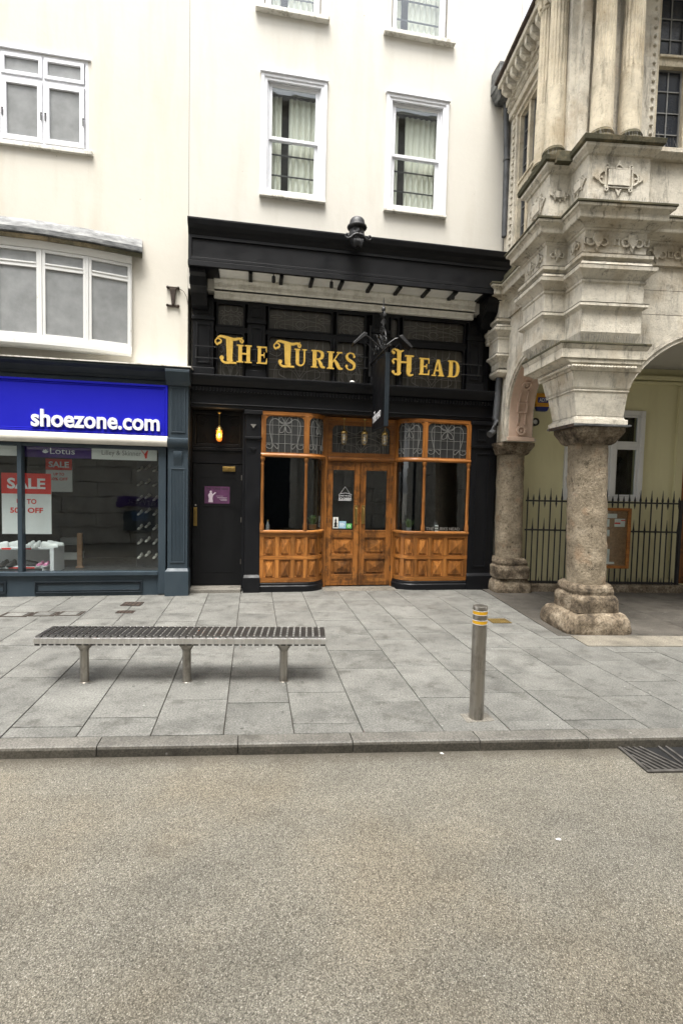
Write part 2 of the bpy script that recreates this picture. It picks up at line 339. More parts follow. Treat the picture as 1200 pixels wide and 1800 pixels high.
# ------------------------------------------------------------------ geometry helpers
class MB:
    def __init__(s, xf=None): s.v = []; s.f = []; s.xf = xf
    def add(s, vs, fs):
        o = len(s.v); s.v += [tuple(s.xf(*p)) if s.xf else tuple(p) for p in vs]; s.f += [tuple(i+o for i in f) for f in fs]; return s
    def box(s, x0, x1, y0, y1, z0, z1):
        return s.add([(x0, y0, z0), (x1, y0, z0), (x1, y1, z0), (x0, y1, z0), (x0, y0, z1), (x1, y0, z1), (x1, y1, z1), (x0, y1, z1)],
                     [(0, 1, 5, 4), (1, 2, 6, 5), (2, 3, 7, 6), (3, 0, 4, 7), (4, 5, 6, 7), (3, 2, 1, 0)])
    def frustum(s, a, b):   # a, b = (x0,x1,y0,y1,z)
        q = []
        for x0, x1, y0, y1, z in (a, b): q += [(x0, y0, z), (x1, y0, z), (x1, y1, z), (x0, y1, z)]
        return s.add(q, [(0, 1, 5, 4), (1, 2, 6, 5), (2, 3, 7, 6), (3, 0, 4, 7), (4, 5, 6, 7), (3, 2, 1, 0)])
    def prism(s, poly, a, b):   # poly in (x,z), extruded in y
        n = len(poly); vs = [(x, a, z) for x, z in poly]+[(x, b, z) for x, z in poly]
        return s.add(vs, [tuple(range(n)), tuple(range(2*n-1, n-1, -1))]+[(i, (i+1) % n, n+(i+1) % n, n+i) for i in range(n)])
    def slab(s, poly, a, b):    # poly in (x,y), extruded in z
        n = len(poly); vs = [(x, y, a) for x, y in poly]+[(x, y, b) for x, y in poly]
        return s.add(vs, [tuple(range(n-1, -1, -1)), tuple(range(n, 2*n))]+[(i, (i+1) % n, n+(i+1) % n, n+i) for i in range(n)])
    def ribbon(s, pts, wd, a, b):   # flat stroke in (x,z)
        n = len(pts); L = []; Rr = []
        for i, (x, z) in enumerate(pts):
            x0, z0 = pts[max(0, i-1)]; x1, z1 = pts[min(n-1, i+1)]; dx, dz = x1-x0, z1-z0; l = math.hypot(dx, dz) or 1
            w_ = (wd[i] if hasattr(wd, '__len__') else wd)/2; L.append((x-dz/l*w_, z+dx/l*w_)); Rr.append((x+dz/l*w_, z-dx/l*w_))
        vs = []; fs = []
        for (lx, lz), (rx, rz) in zip(L, Rr): vs += [(lx, a, lz), (rx, a, rz), (rx, b, rz), (lx, b, lz)]
        for i in range(n-1):
            o = 4*i; fs += [(o, o+1, o+5, o+4), (o+1, o+2, o+6, o+5), (o+2, o+3, o+7, o+6), (o+3, o, o+4, o+7)]
        fs += [(0, 1, 2, 3), (4*n-4, 4*n-3, 4*n-2, 4*n-1)]
        return s.add(vs, fs)
    def tube(s, pts, r, n=6, closed=False):
        P = [Vector(p) for p in pts]; m_ = len(P); vs = []; fs = []
        for i, p in enumerate(P):
            a = P[(i-1) % m_] if closed or i > 0 else p; b = P[(i+1) % m_] if closed or i < m_-1 else p
            d = (b-a).normalized(); ref = Vector((0, 0, 1)) if abs(d.z) < .9 else Vector((1, 0, 0))
            u_ = d.cross(ref).normalized(); v_ = d.cross(u_); rr = r[i] if hasattr(r, '__len__') else r
            vs += [tuple(p+(u_*math.cos(2*math.pi*k/n)+v_*math.sin(2*math.pi*k/n))*rr) for k in range(n)]
        for i in range(m_ if closed else m_-1):
            o, q = i*n, ((i+1) % m_)*n; fs += [(o+k, o+(k+1) % n, q+(k+1) % n, q+k) for k in range(n)]
        if not closed: fs += [tuple(range(n)), tuple(range(len(vs)-1, len(vs)-n-1, -1))]
        return s.add(vs, fs)
    def lathe(s, prof, cx=0, cy=0, n=16, cz=0, flute=None):
        vs = []; fs = []
        for r, z in prof: vs += [(cx+r*math.cos(2*math.pi*k/n), cy+r*math.sin(2*math.pi*k/n), cz+z) for k in range(n)]
        for i in range(len(prof)-1): fs += [(i*n+k, i*n+(k+1) % n, (i+1)*n+(k+1) % n, (i+1)*n+k) for k in range(n)]
        fs += [tuple(range(n-1, -1, -1)), tuple(range(len(vs)-n, len(vs)))]
        return s.add(vs, fs)
    def ball(s, c, r, n=10, m_=7, sc_=(1, 1, 1)):
        prof = [(math.sin(math.pi*i/m_), -math.cos(math.pi*i/m_)) for i in range(m_+1)]; prof[0] = (.02, -1); prof[-1] = (.02, 1)
        vs = []; fs = []
        for q, z in prof: vs += [(c[0]+q*r*sc_[0]*math.cos(2*math.pi*k/n), c[1]+q*r*sc_[1]*math.sin(2*math.pi*k/n), c[2]+z*r*sc_[2]) for k in range(n)]
        for i in range(len(prof)-1): fs += [(i*n+k, i*n+(k+1) % n, (i+1)*n+(k+1) % n, (i+1)*n+k) for k in range(n)]
        fs += [tuple(range(n-1, -1, -1)), tuple(range(len(vs)-n, len(vs)))]
        return s.add(vs, fs)
    def ring(s, cx, cz, r0, r1, a, b, a0=0, a1=360, n=20):   # annular arc band in (x,z), y from a to b
        full = abs(a1-a0) >= 360; k = n if full else n+1; vs = []; fs = []
        for i in range(k):
            t = R(a0+(a1-a0)*i/n); c, d = math.cos(t), math.sin(t)
            vs += [(cx+r0*c, a, cz+r0*d), (cx+r1*c, a, cz+r1*d), (cx+r1*c, b, cz+r1*d), (cx+r0*c, b, cz+r0*d)]
        for i in range(n):
            o, q = 4*i, 4*((i+1) % k); fs += [(o+j, o+(j+1) % 4, q+(j+1) % 4, q+j) for j in range(4)]
        if not full: fs += [(0, 1, 2, 3), (4*k-4, 4*k-3, 4*k-2, 4*k-1)]
        return s.add(vs, fs)
    def wall(s, x0, x1, z0, z1, y0, y1, holes=()):   # a wall in (x,z) with rectangular openings and reveals
        xs = sorted({x0, x1, *[h for q in holes for h in q[:2]]}); zs = sorted({z0, z1, *[h for q in holes for h in q[2:]]})
        def solid(i, j):
            if i < 0 or j < 0 or i >= len(xs)-1 or j >= len(zs)-1: return False
            cx, cz = (xs[i]+xs[i+1])/2, (zs[j]+zs[j+1])/2
            return not any(a < cx < b and c < cz < d for a, b, c, d in holes)
        for i in range(len(xs)-1):
            for j in range(len(zs)-1):
                if not solid(i, j): continue
                a, b, c, d = xs[i], xs[i+1], zs[j], zs[j+1]
                s.add([(a, y0, c), (b, y0, c), (b, y0, d), (a, y0, d)], [(0, 1, 2, 3)]); s.add([(a, y1, c), (b, y1, c), (b, y1, d), (a, y1, d)], [(3, 2, 1, 0)])
                if not solid(i-1, j): s.add([(a, y0, c), (a, y1, c), (a, y1, d), (a, y0, d)], [(3, 2, 1, 0)])
                if not solid(i+1, j): s.add([(b, y0, c), (b, y1, c), (b, y1, d), (b, y0, d)], [(0, 1, 2, 3)])
                if not solid(i, j-1): s.add([(a, y0, c), (b, y0, c), (b, y1, c), (a, y1, c)], [(3, 2, 1, 0)])
                if not solid(i, j+1): s.add([(a, y0, d), (b, y0, d), (b, y1, d), (a, y1, d)], [(0, 1, 2, 3)])
        return s
    def frame(s, x0, x1, z0, z1, w_, y0, y1, wb=None):
        wb = w_ if wb is None else wb
        s.box(x0, x0+w_, y0, y1, z0, z1); s.box(x1-w_, x1, y0, y1, z0, z1); s.box(x0+w_, x1-w_, y0+.001, y1, z1-w_, z1); s.box(x0+w_, x1-w_, y0+.001, y1, z0, z0+wb); return s
    def build(s, name, mat, parent=None, smooth=False, bevel=0, kind=None, label=None, recalc=True, weld=False):
        me = bpy.data.meshes.new(name); me.from_pydata(s.v, [], s.f)
        if recalc or weld:
            b = bmesh.new(); b.from_mesh(me)
            if weld: bmesh.ops.remove_doubles(b, verts=b.verts, dist=1e-4)
            bmesh.ops.recalc_face_normals(b, faces=b.faces); b.to_mesh(me); b.free()
        me.materials.append(MATS[mat])
        if smooth:
            me.polygons.foreach_set('use_smooth', [True]*len(me.polygons)); me.set_sharp_from_angle(angle=R(smooth if smooth > 1 else 38))
        return link(me, name, parent, bevel, kind, label)

def link(me, name, parent=None, bevel=0, kind=None, label=None):
    o = bpy.data.objects.new(name, me); col.objects.link(o); o.parent = parent
    if bevel:
        bm_ = o.modifiers.new('bevel', 'BEVEL'); bm_.width = bevel; bm_.segments = 2; bm_.limit_method = 'ANGLE'; bm_.angle_limit = R(40)
    if kind: o['kind'] = kind
    if label: o['label'] = label
    return o
def thing(name, label, cat, loc=(0, 0, 0), rotz=0, group=None):
    o = bpy.data.objects.new(name, None); col.objects.link(o); o.location = loc; o.rotation_euler = (0, 0, rotz); o.empty_display_size = .2
    return tag(o, label, cat, group)
def tag(o, label, cat, group=None):
    o['label'] = label; o['category'] = cat
    if group: o['group'] = group
    return o
def copy_tree(o, parent=None):
    c = o.copy(); col.objects.link(c); c.parent = parent
    for ch in list(o.children): copy_tree(ch, c)
    return c
def spline(pts, k=8):
    out = []; n = len(pts)
    for i in range(n-1):
        p0, p1, p2, p3 = pts[max(i-1, 0)], pts[i], pts[i+1], pts[min(i+2, n-1)]
        for j in range(k):
            t = j/k; out.append(tuple(.5*(2*b+(c-a)*t+(2*a-5*b+4*c-d)*t*t+(-a+3*b-3*c+d)*t**3) for a, b, c, d in zip(p0, p1, p2, p3)))
    return out+[tuple(pts[-1])]
class Path:     # a plan line with outward side on the right of travel
    def __init__(s, pts):
        s.p = pts; n = len(pts); s.cum = [0]
        for a, b in zip(pts, pts[1:]): s.cum.append(s.cum[-1]+math.hypot(b[0]-a[0], b[1]-a[1]))
        s.len = s.cum[-1]; sn = []
        for a, b in zip(pts, pts[1:]):
            l = math.hypot(b[0]-a[0], b[1]-a[1]); sn.append(((b[1]-a[1])/l, -(b[0]-a[0])/l))
        s.n = []
        for i in range(n):
            a = sn[max(0, i-1)]; b = sn[min(n-2, i)]; x, y = a[0]+b[0], a[1]+b[1]; q = x*x+y*y
            s.n.append((2*x/q, 2*y/q) if q > 1e-6 else b)
    def pos(s, d, o):
        d = max(0, min(s.len, d)); i = 0
        while i < len(s.cum)-2 and d > s.cum[i+1]: i += 1
        t = (d-s.cum[i])/(s.cum[i+1]-s.cum[i]); f = lambda a, b: a+(b-a)*t
        return (f(s.p[i][0], s.p[i+1][0])+f(s.n[i][0], s.n[i+1][0])*o, f(s.p[i][1], s.p[i+1][1])+f(s.n[i][1], s.n[i+1][1])*o)
    def sweep(s, mb, prof, third=None):   # closed profile [(out, z)]
        n = len(prof); vs = []; fs = []
        for (x, y), (nx, ny) in zip(s.p, s.n): vs += [(x+nx*o, y+ny*o, z) for o, z in prof]
        for i in range(len(s.p)-1): fs += [(i*n+k, i*n+(k+1) % n, (i+1)*n+(k+1) % n, (i+1)*n+k) for k in range(n)]
        fs += [tuple(range(n)), tuple(range(len(vs)-1, len(vs)-n-1, -1))]
        return mb.add(vs, fs)
    def xf(s): return lambda d, o, z: (*s.pos(d, -o), z)     # maps (along, depth inward, z) to space
def arc(cx, cy, r, a0, a1, n=10): return [(cx+r*math.cos(R(a0+(a1-a0)*i/n)), cy+r*math.sin(R(a0+(a1-a0)*i/n))) for i in range(n+1)]
def text_mesh(body, x0, x1, z0, z1, y, ex=.006, bold=0, keep=False, shear=0):
    cu = bpy.data.curves.new('text', 'FONT'); cu.body = body; cu.size = 1; cu.extrude = ex; cu.offset = bold; cu.resolution_u = 3; cu.shear = shear
    o = bpy.data.objects.new('text', cu); col.objects.link(o); dg = bpy.context.evaluated_depsgraph_get(); dg.update()
    me = bpy.data.meshes.new_from_object(o.evaluated_get(dg)); bpy.data.objects.remove(o)
    xs = [v.co.x for v in me.vertices]; ys = [v.co.y for v in me.vertices]; ax, bx, ay, by = min(xs), max(xs), min(ys), max(ys)
    for v in me.vertices:
        X, Y, Z = v.co; v.co = (x0+(X-ax)/(bx-ax)*(x1-x0), y-Z, z0+(Y-ay)/(by-ay)*(z1-z0))
    return me
def text(body, x0, x1, z0, z1, y, mat, name='lettering', parent=None, ex=.004, bold=0, xf=None, shear=0):
    me = text_mesh(body, x0, x1, z0, z1, y, ex, bold, shear=shear); me.name = name
    if xf:
        for v in me.vertices: v.co = xf(*v.co)
    me.materials.clear(); me.materials.append(MATS[mat]); return link(me, name, parent)
def letters(body, x0, x1, z0, z1, y, mat, parent, ex=.01, bold=0, name='letter'):
    me = text_mesh(body, x0, x1, z0, z1, y, ex, bold); b = bmesh.new(); b.from_mesh(me); bmesh.ops.remove_doubles(b, verts=b.verts, dist=1e-5); b.verts.ensure_lookup_table()
    seen = set(); isl = []
    for v in b.verts:
        if v.index in seen: continue
        st = [v]; seen.add(v.index); g = []
        while st:
            q = st.pop(); g.append(q)
            for e in q.link_edges:
                o = e.other_vert(q)
                if o.index not in seen: seen.add(o.index); st.append(o)
        isl.append(g)
    isl.sort(key=lambda g: min(v.co.x for v in g))
    for g in isl:
        ix = {v.index: i for i, v in enumerate(g)}; fs = {f for v in g for f in v.link_faces}
        m_ = MB().add([tuple(v.co) for v in g], [tuple(ix[v.index] for v in f.verts) for f in fs]); m_.build(name, mat, parent, recalc=False)
    b.free(); bpy.data.meshes.remove(me)
def struct(mb, name, mat, parent=None, **k):
    return mb.build(name, mat, parent, kind='structure', **k)

def rebase(root, loc):      # put a thing's origin at its base without moving its parts
    root.location = loc
    for c in root.children: c.location = c.location-Vector(loc)
def along_x(poly, x0, x1, mb=None):     # poly in (y,z) extruded along x
    mb = mb or MB(); old = mb.xf; mb.xf = lambda a, b, c: (b, a, c); mb.prism(poly, x0, x1); mb.xf = old; return mb

# ================================================================== GROUND
struct(MB().add([(-150, -150, -.08), (150, -150, -.08), (150, 150, -.08), (-150, 150, -.08)], [(0, 1, 2, 3)]), 'road', 'asphalt', recalc=False)
KB = lambda x: -5.0-.1*x            # back line of the kerb
def gw(gx, gy):                     # portico plan to world
    t = R(-6.5); return (4.08+gx*math.cos(t)-gy*math.sin(t), -2.92+gx*math.sin(t)+gy*math.cos(t))
pave = struct(MB().slab([(-14, KB(-14)), (14, KB(14)), (14, 3), (-14, 3)], -.078, -.014), 'pavement', 'joint_dirt')
colx = [-5.545, -5.01, -4.475, -3.94, -3.405, -2.87, -2.335, -1.8, -1.27, -.735, -.2, .33, .86, 1.49, 2.02, 2.55, 3.17, 3.7, 4.24, 4.77, 5.3, 5.83, 6.37]
rp = random.Random(5)
def paver(x0, x1, c0, c1, name='paving_slab', mat='paving_stone', parent=pave):
    g = .004; z = rp.uniform(-.002, .002); cx, cy = (x0+x1)/2, (c0+c1)/2-.1*(x0+x1)/2
    poly = [(x0+g-cx, c0+g-.1*x0-cy), (x1-g-cx, c0+g-.1*x1-cy), (x1-g-cx, c1-g-.1*x1-cy), (x0+g-cx, c1-g-.1*x0-cy)]
    o = MB().slab(poly, -.05, 0).build(name, mat, parent, recalc=False, bevel=.003); o.location = (cx, cy, z)
for i in range(len(colx)-1):
    x0, x1 = colx[i], colx[i+1]; c = -5.0; top = .35 if x1 < 4.5 else -3.36+.1*x0+.1-.114*(x0-4.08)
    first = True
    while c < top-.05:
        L = rp.choice((.16, .3, .55, .62)) if first else rp.choice((.45, .56, .60, .68, .80, .9)); first = False
        c1 = min(c+L, top); c1 = top if top-c1 < .2 else c1
        paver(x0, x1, c, c1); c = c1
kerb = struct(MB().slab([(-14, KB(-14)-.12), (14, KB(14)-.12), (14, KB(14)-.01), (-14, KB(-14)-.01)], -.2, -.02), 'kerb', 'joint_dirt')
kx = [-5.9, -4.95, -3.98, -3.0, -2.02, -1.08, -.09, .75, 1.71, 2.56, 3.5, 4.45, 5.4, 6.3]
for a, b in zip(kx, kx[1:]):
    cx = (a+b)/2; cy = KB(cx)-.075; q = lambda x, o: (x-cx, KB(x)-o-cy)
    vs = []
    for x in (a+.004, b-.004): vs += [(*q(x, .003), -.2), (*q(x, .003), .001), (*q(x, .125), .001), (*q(x, .138), -.006), (*q(x, .146), -.02), (*q(x, .150), -.2)]
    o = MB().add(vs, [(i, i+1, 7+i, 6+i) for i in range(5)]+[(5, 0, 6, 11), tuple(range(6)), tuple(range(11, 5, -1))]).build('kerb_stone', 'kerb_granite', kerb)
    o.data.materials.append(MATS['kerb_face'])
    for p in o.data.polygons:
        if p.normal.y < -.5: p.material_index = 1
    o.location = (cx, cy, rp.uniform(-.004, .003))
# portico floor: dark worn flags behind a pale border
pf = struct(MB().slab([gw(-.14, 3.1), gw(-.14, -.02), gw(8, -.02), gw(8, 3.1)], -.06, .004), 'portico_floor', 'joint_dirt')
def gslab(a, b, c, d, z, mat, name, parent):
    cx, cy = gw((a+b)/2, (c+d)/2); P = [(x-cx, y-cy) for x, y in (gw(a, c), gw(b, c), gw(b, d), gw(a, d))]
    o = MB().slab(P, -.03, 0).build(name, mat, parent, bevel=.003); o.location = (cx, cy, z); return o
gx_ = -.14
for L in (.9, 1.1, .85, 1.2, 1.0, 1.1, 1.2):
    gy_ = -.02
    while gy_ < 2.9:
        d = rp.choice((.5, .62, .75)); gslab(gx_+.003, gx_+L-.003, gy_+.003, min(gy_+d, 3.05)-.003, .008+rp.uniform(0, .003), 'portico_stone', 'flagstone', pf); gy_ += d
    gx_ += L
gx_ = .02
for L in (1.35, 1.5, 1.4, 1.6):
    gslab(gx_+.003, gx_+L-.003, -.44, -.027, .011, 'border_stone', 'border_slab', pf); gx_ += L

# ================================================================== SHOP BUILDING (left)
shop = thing('shop_building', 'cream rendered building with blue sign and slate grey shopfront on the left', 'building')
MB().wall(-24, -1.118, 3.55, 13, 0, .3, [(-5.15, -2.64, 7.06, 8.43), (-5.6, -2.02, 4.1, 5.38)]).build('wall', 'shop_render', shop)  # stretched with its shopfront far out of view to shade the street end
mb = MB().box(-24, -23.7, .3, 6, -.1, 13).box(-1.32, -1.12, .3, 6, -.1, 13).box(-24, -1.12, 5.8, 6.1, -.1, 13); mb.build('side_wall', 'shop_render', shop)
MB().box(-24.1, -1.13, .302, 6.2, 12.9, 13.2).build('roof', 'roof_slate', shop)
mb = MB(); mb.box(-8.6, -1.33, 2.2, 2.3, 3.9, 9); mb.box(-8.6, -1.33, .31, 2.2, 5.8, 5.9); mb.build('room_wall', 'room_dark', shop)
# upper casement window
uw = MB().frame(-5.15, -2.64, 7.06, 8.43, .045, .0, .1).box(-5.11, -2.68, .01, .09, 8.02, 8.07).build('casement_window', 'white_paint', shop, bevel=.004)
for i in range(4):
    a = -5.105+i*.605; b = a+.605
    m1 = MB()
    if i: m1.box(a-.012, a+.012, .005, .09, 7.105, 8.385)
    m1.frame(a+.014, b-.014, 8.075, 8.38, .05, -.012, .05).frame(a+.014, b-.014, 7.11, 8.015, .072, -.012, .05)
    m1.build('casement', 'white_paint', uw, bevel=.004)
    p = MB().box(a+.065, b-.065, .018, .026, 8.126, 8.33); p.build('pane', 'frosted_pane', uw); MB().box(a+.087, b-.087, .018, .026, 7.183, 7.942).build('pane', 'frosted_pane', uw)
    for hx in ((a+.03), (b-.03)):
        MB().box(hx-.006, hx+.006, -.03, -.01, 7.44, 7.55).box(hx-.006, hx+.02, -.034, -.028, 7.53, 7.55).build('catch', 'iron_black', uw)
MB().box(-5.2, -2.57, -.055, .06, 7.0, 7.055).build('window_sill', 'white_sill', shop, bevel=.006)
MB().box(-5.2, -2.6, -.03, .0, 8.432, 8.47).build('window_head', 'white_paint', shop, bevel=.004)
# shallow bow window under a lead roof
BP = Path([(-5.75, -.05), (-5.1, -.235), (-4.48, -.315), (-3.86, -.335), (-3.23, -.305), (-2.6, -.215), (-1.985, -.05)])
bow = BP.sweep(MB(), [(-.22, 4.06), (.04, 4.06), (.05, 4.0), (.05, 3.94), (.0, 3.92), (-.22, 3.92)]).build('bow_window', 'old_white_paint', shop, bevel=.004)
BP.sweep(MB(), [(-.2, 5.375), (.02, 5.375), (.03, 5.42), (.06, 5.52), (-.2, 5.52)]).build('bow_head', 'old_white_paint', bow, bevel=.004)
for i in range(6):
    a, b = BP.cum[i], BP.cum[i+1]; xf = BP.xf()
    m1 = MB(xf).frame(a+.018, b-.018, 4.065, 5.37, .042, -.012, .05); m1.box(a+.06, b-.06, -.01, .05, 5.09, 5.145); m1.box(a+.062, b-.062, -.02, .03, 5.145, 5.17); m1.build('window_frame', 'old_white_paint', bow, bevel=.004)
    MB(xf).box(a+.062, b-.062, .012, .02, 4.11, 5.087).build('pane', 'frosted_pane', bow); MB(xf).box(a+.062, b-.062, .012, .02, 5.172, 5.325).build('pane', 'frosted_pane', bow)
    MB(xf).box(b-.016, b+.016, -.02, .06, 4.065, 5.37).build('mullion', 'old_white_paint', bow, bevel=.004)
BR = Path([(-6.0, -.01), (-5.1, -.235), (-4.48, -.315), (-3.86, -.335), (-3.23, -.305), (-2.6, -.215), (-1.83, -.03)])
lr = BR.sweep(MB(), [(-.1, 5.525), (.1, 5.525), (.13, 5.55), (.125, 5.62), (.06, 5.68), (-.02, 5.80), (-.1, 5.83)]).build('lead_roof', 'lead_sheet', bow, smooth=25)
BR.sweep(MB(), [(.07, 5.47), (.10, 5.47), (.115, 5.524), (.07, 5.524)]).build('lead_flashing', 'mossy_limestone', bow)
MB().box(-24, -1.117, -.03, 0, 3.60, 3.72).build('plaster_band', 'shop_render', shop)
# shopfront
sf = MB().box(-24, -1.40, -.1, .02, 2.46, 3.54).build('fascia', 'slate_paint', shop)
along_x([(-.02, 3.54), (-.14, 3.54), (-.16, 3.58), (-.24, 3.66), (-.31, 3.70), (-.31, 3.735), (-.02, 3.76)], -9, -1.03).build('cornice', 'dark_slate_paint', sf, bevel=.004)
along_x([(0, 3.762), (-.30, 3.738), (-.325, 3.74), (-.325, 3.757), (-.30, 3.762), (0, 3.79)], -9, -1.02).build('weathered_edge', 'white_sill', sf)
sign = MB().box(-7.6, -1.40, -.16, -.102, 2.64, 3.46).build('sign_panel', 'blue_sign', shop)
MB().frame(-7.6, -1.40, 2.64, 3.46, .035, -.185, -.16).frame(-7.56, -1.44, 2.68, 3.42, .02, -.172, -.16).build('sign_frame', 'blue_sign', sign, bevel=.006)
letters('shoezone.com', -3.43, -1.52, 2.71, 2.985, -.19, 'white_letter', sign, ex=.02, bold=.022)
awn = along_x([(-.1, 2.47), (-.2, 2.47), (-.235, 2.50), (-.245, 2.55), (-.225, 2.60), (-.18, 2.635), (-.1, 2.635)], -7.6, -1.40).build('awning_box', 'cream_enamel', shop, smooth=50)
# pilaster at the right end
pil = MB().box(-1.395, -1.075, -.17, .02, .45, 3.54).build('pilaster', 'slate_paint', shop, bevel=.006)
MB().box(-1.43, -1.05, -.22, .02, -.02, .41).frustum((-1.43, -1.05, -.22, .02, .41), (-1.395, -1.075, -.17, .02, .46)).build('pilaster_base', 'slate_paint', pil, bevel=.006)
for z0, z1 in ((.55, 2.12), (2.70, 3.44)):
    mb = MB().frame(-1.35, -1.12, z0, z1, .02, -.185, -.17); mb.build('panel_frame', 'slate_paint', pil, bevel=.004)
    mb = MB()
    for i in range(9): x = -1.322+i*.0217; mb.box(x, x+.012, -.179, -.171, z0+.03, z1-.03)
    mb.build('reeding', 'slate_paint', pil)
mb = along_x([(-.17, 2.62), (-.225, 2.60), (-.235, 2.54), (-.20, 2.47), (-.17, 2.45)], -1.40, -1.07); mb.build('console', 'slate_paint', pil, smooth=40)
along_x([(-.17, 2.40), (-.205, 2.40), (-.215, 2.34), (-.195, 2.28), (-.17, 2.16)], -1.30, -1.17).build('corbel', 'slate_paint', pil, smooth=40)
along_x([(-.17, 3.46), (-.20, 3.46), (-.25, 3.52), (-.32, 3.66), (-.32, 3.70), (-.02, 3.70), (-.02, 3.46)], -1.42, -1.045).build('pilaster_cap', 'slate_paint', pil, bevel=.005)
# window frame, riser
fr = MB().box(-1.55, -1.43, -.13, .02, .02, 2.46).box(-3.67, -3.605, -.13, .0, .40, 2.46).box(-9, -1.55, -.12, .0, 2.41, 2.459).box(-9, -1.55, -.15, .02, .34, .40).box(-5.8, -5.735, -.13, 0, .4, 2.46).build('shop_window_frame', 'slate_paint', shop, bevel=.005)
for a, b in ((-3.605, -1.55), (-5.735, -3.67), (-8.9, -5.8)):
    o = MB(lambda x, y, z: (x, y+(z-.4)*.024-.075, z)).box(a+.001, b-.001, 0, .008, .401, 2.409).build('shop_pane', 'shop_glass', fr)
rs = MB().box(-24, -1.432, -.1, .02, -.02, .34).build('stall_riser', 'slate_paint', shop)
for a, b in ((-3.44, -1.80), (-6.0, -3.85)):
    MB().frame(a, b, .05, .245, .022, -.125, -.1).frame(a+.035, b-.035, .085, .21, .014, -.115, -.1).build('riser_moulding', 'dark_slate_paint', rs, bevel=.005)
MB().box(-24, -8.9, -.08, .02, .34, 2.46).build('side_panel', 'slate_paint', shop)
# display interior
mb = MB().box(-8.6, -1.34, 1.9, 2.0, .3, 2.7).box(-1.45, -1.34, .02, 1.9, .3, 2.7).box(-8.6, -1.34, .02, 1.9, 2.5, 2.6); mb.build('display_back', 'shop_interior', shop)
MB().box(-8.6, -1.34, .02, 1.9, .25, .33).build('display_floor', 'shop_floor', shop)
rebase(shop, (-4.5, 0, 0))
# things in the shop window
t = thing('brand_banner', 'purple Lotus brand strip along the top of the shop window', 'banner', (-3.12, .02, 2.24))
MB().box(-.5, .5, -.006, 0, 0, .215).build('panel', 'purple_print', t)
text('Lotus', -.12, .25, .06, .155, -.008, 'white_letter', parent=t, ex=.001)
lf = MB()
for a in (-55, -28, 0, 28, 55): lf.prism([(-.19+.06*math.sin(R(a))*k+q*math.cos(R(a)), .065+.07*math.cos(R(a))*k-q*math.sin(R(a))) for k, q in ((0, 0), (.6, .013), (1, 0), (.6, -.013))], -.0095-.0002*a/28, -.007)
lf.build('flower_mark', 'white_letter', t)
t = thing('brand_banner', 'white Lilley & Skinner brand strip right of the purple strip', 'banner', (-2.1, .02, 2.235))
MB().box(-.515, .5, -.006, 0, 0, .215).build('panel', 'white_print', t)
text('Lilley & Skinner', -.36, .25, .05, .155, -.008, 'grey_print', parent=t, ex=.001)
bf = MB(); bf.prism([(.30, .10), (.25, .17), (.255, .175), (.31, .11)], -.009, -.0066); bf.prism([(.30, .10), (.345, .175), (.365, .165), (.345, .09), (.345, .04), (.315, .035)], -.0095, -.0066); bf.build('ribbon_mark', 'red_print', t)
t = thing('brand_banner', 'blank white brand strip at the left edge of the shop window', 'banner', (-4.2, .02, 2.25)); MB().box(-.4, .5, -.006, 0, 0, .21).build('panel', 'white_print', t)
def sale(loc, s, label):
    t = thing('sale_poster', label, 'poster', loc)
    MB().box(-.375*s, .375*s, 0, .02, 0, 1.01*s).build('board', 'white_print', t); MB().box(-.375*s, .375*s, -.004, -.0005, .67*s, 1.01*s).build('red_header', 'red_print', t)
    text('SALE', -.29*s, .29*s, .75*s, .93*s, -.006, 'white_letter', parent=t, ex=.001, bold=.03)
    text('UP TO', -.15*s, .15*s, .50*s, .585*s, -.002, 'red_print', parent=t, ex=.001, bold=.025); text('50% OFF', -.25*s, .25*s, .35*s, .44*s, -.002, 'red_print', parent=t, ex=.001, bold=.025)
    return t
sale((-3.71, .3, .97), 1.0, 'large red and white SALE poster standing behind the shop window mullion'); sale((-3.55, 1.25, 1.66), .6, 'smaller SALE poster hanging further back in the shop window')
t = thing('display_shelf', 'white two tier display shelf low in the shop window', 'shelf', (-3.7, .35, .33))
MB().box(-1.0, .46, -.22, .25, .40, .43).build('shelf_board', 'shelf_white', t, bevel=.003); MB().box(-1.0, .30, -.22, .2, .085, .115).build('shelf_board', 'shelf_white', t, bevel=.003)
MB().box(.40, .46, -.219, .25, 0, .40).build('side_panel', 'shelf_white', t, bevel=.003); MB().box(.28, .33, -.218, .2, 0, .085).build('side_panel', 'shelf_white', t, bevel=.003); MB().box(-1.0, .4, .235, .249, 0, .40).build('back_panel', 'shelf_white', t)
for z, xs in ((.402, (-.55, -.25, .05)), (.087, (-.45, -.15, .1))):
    for x in xs: MB().box(x-.07, x+.07, -.225, -.2205, z, z+.026).build('price_strip', 'red_print', t); 
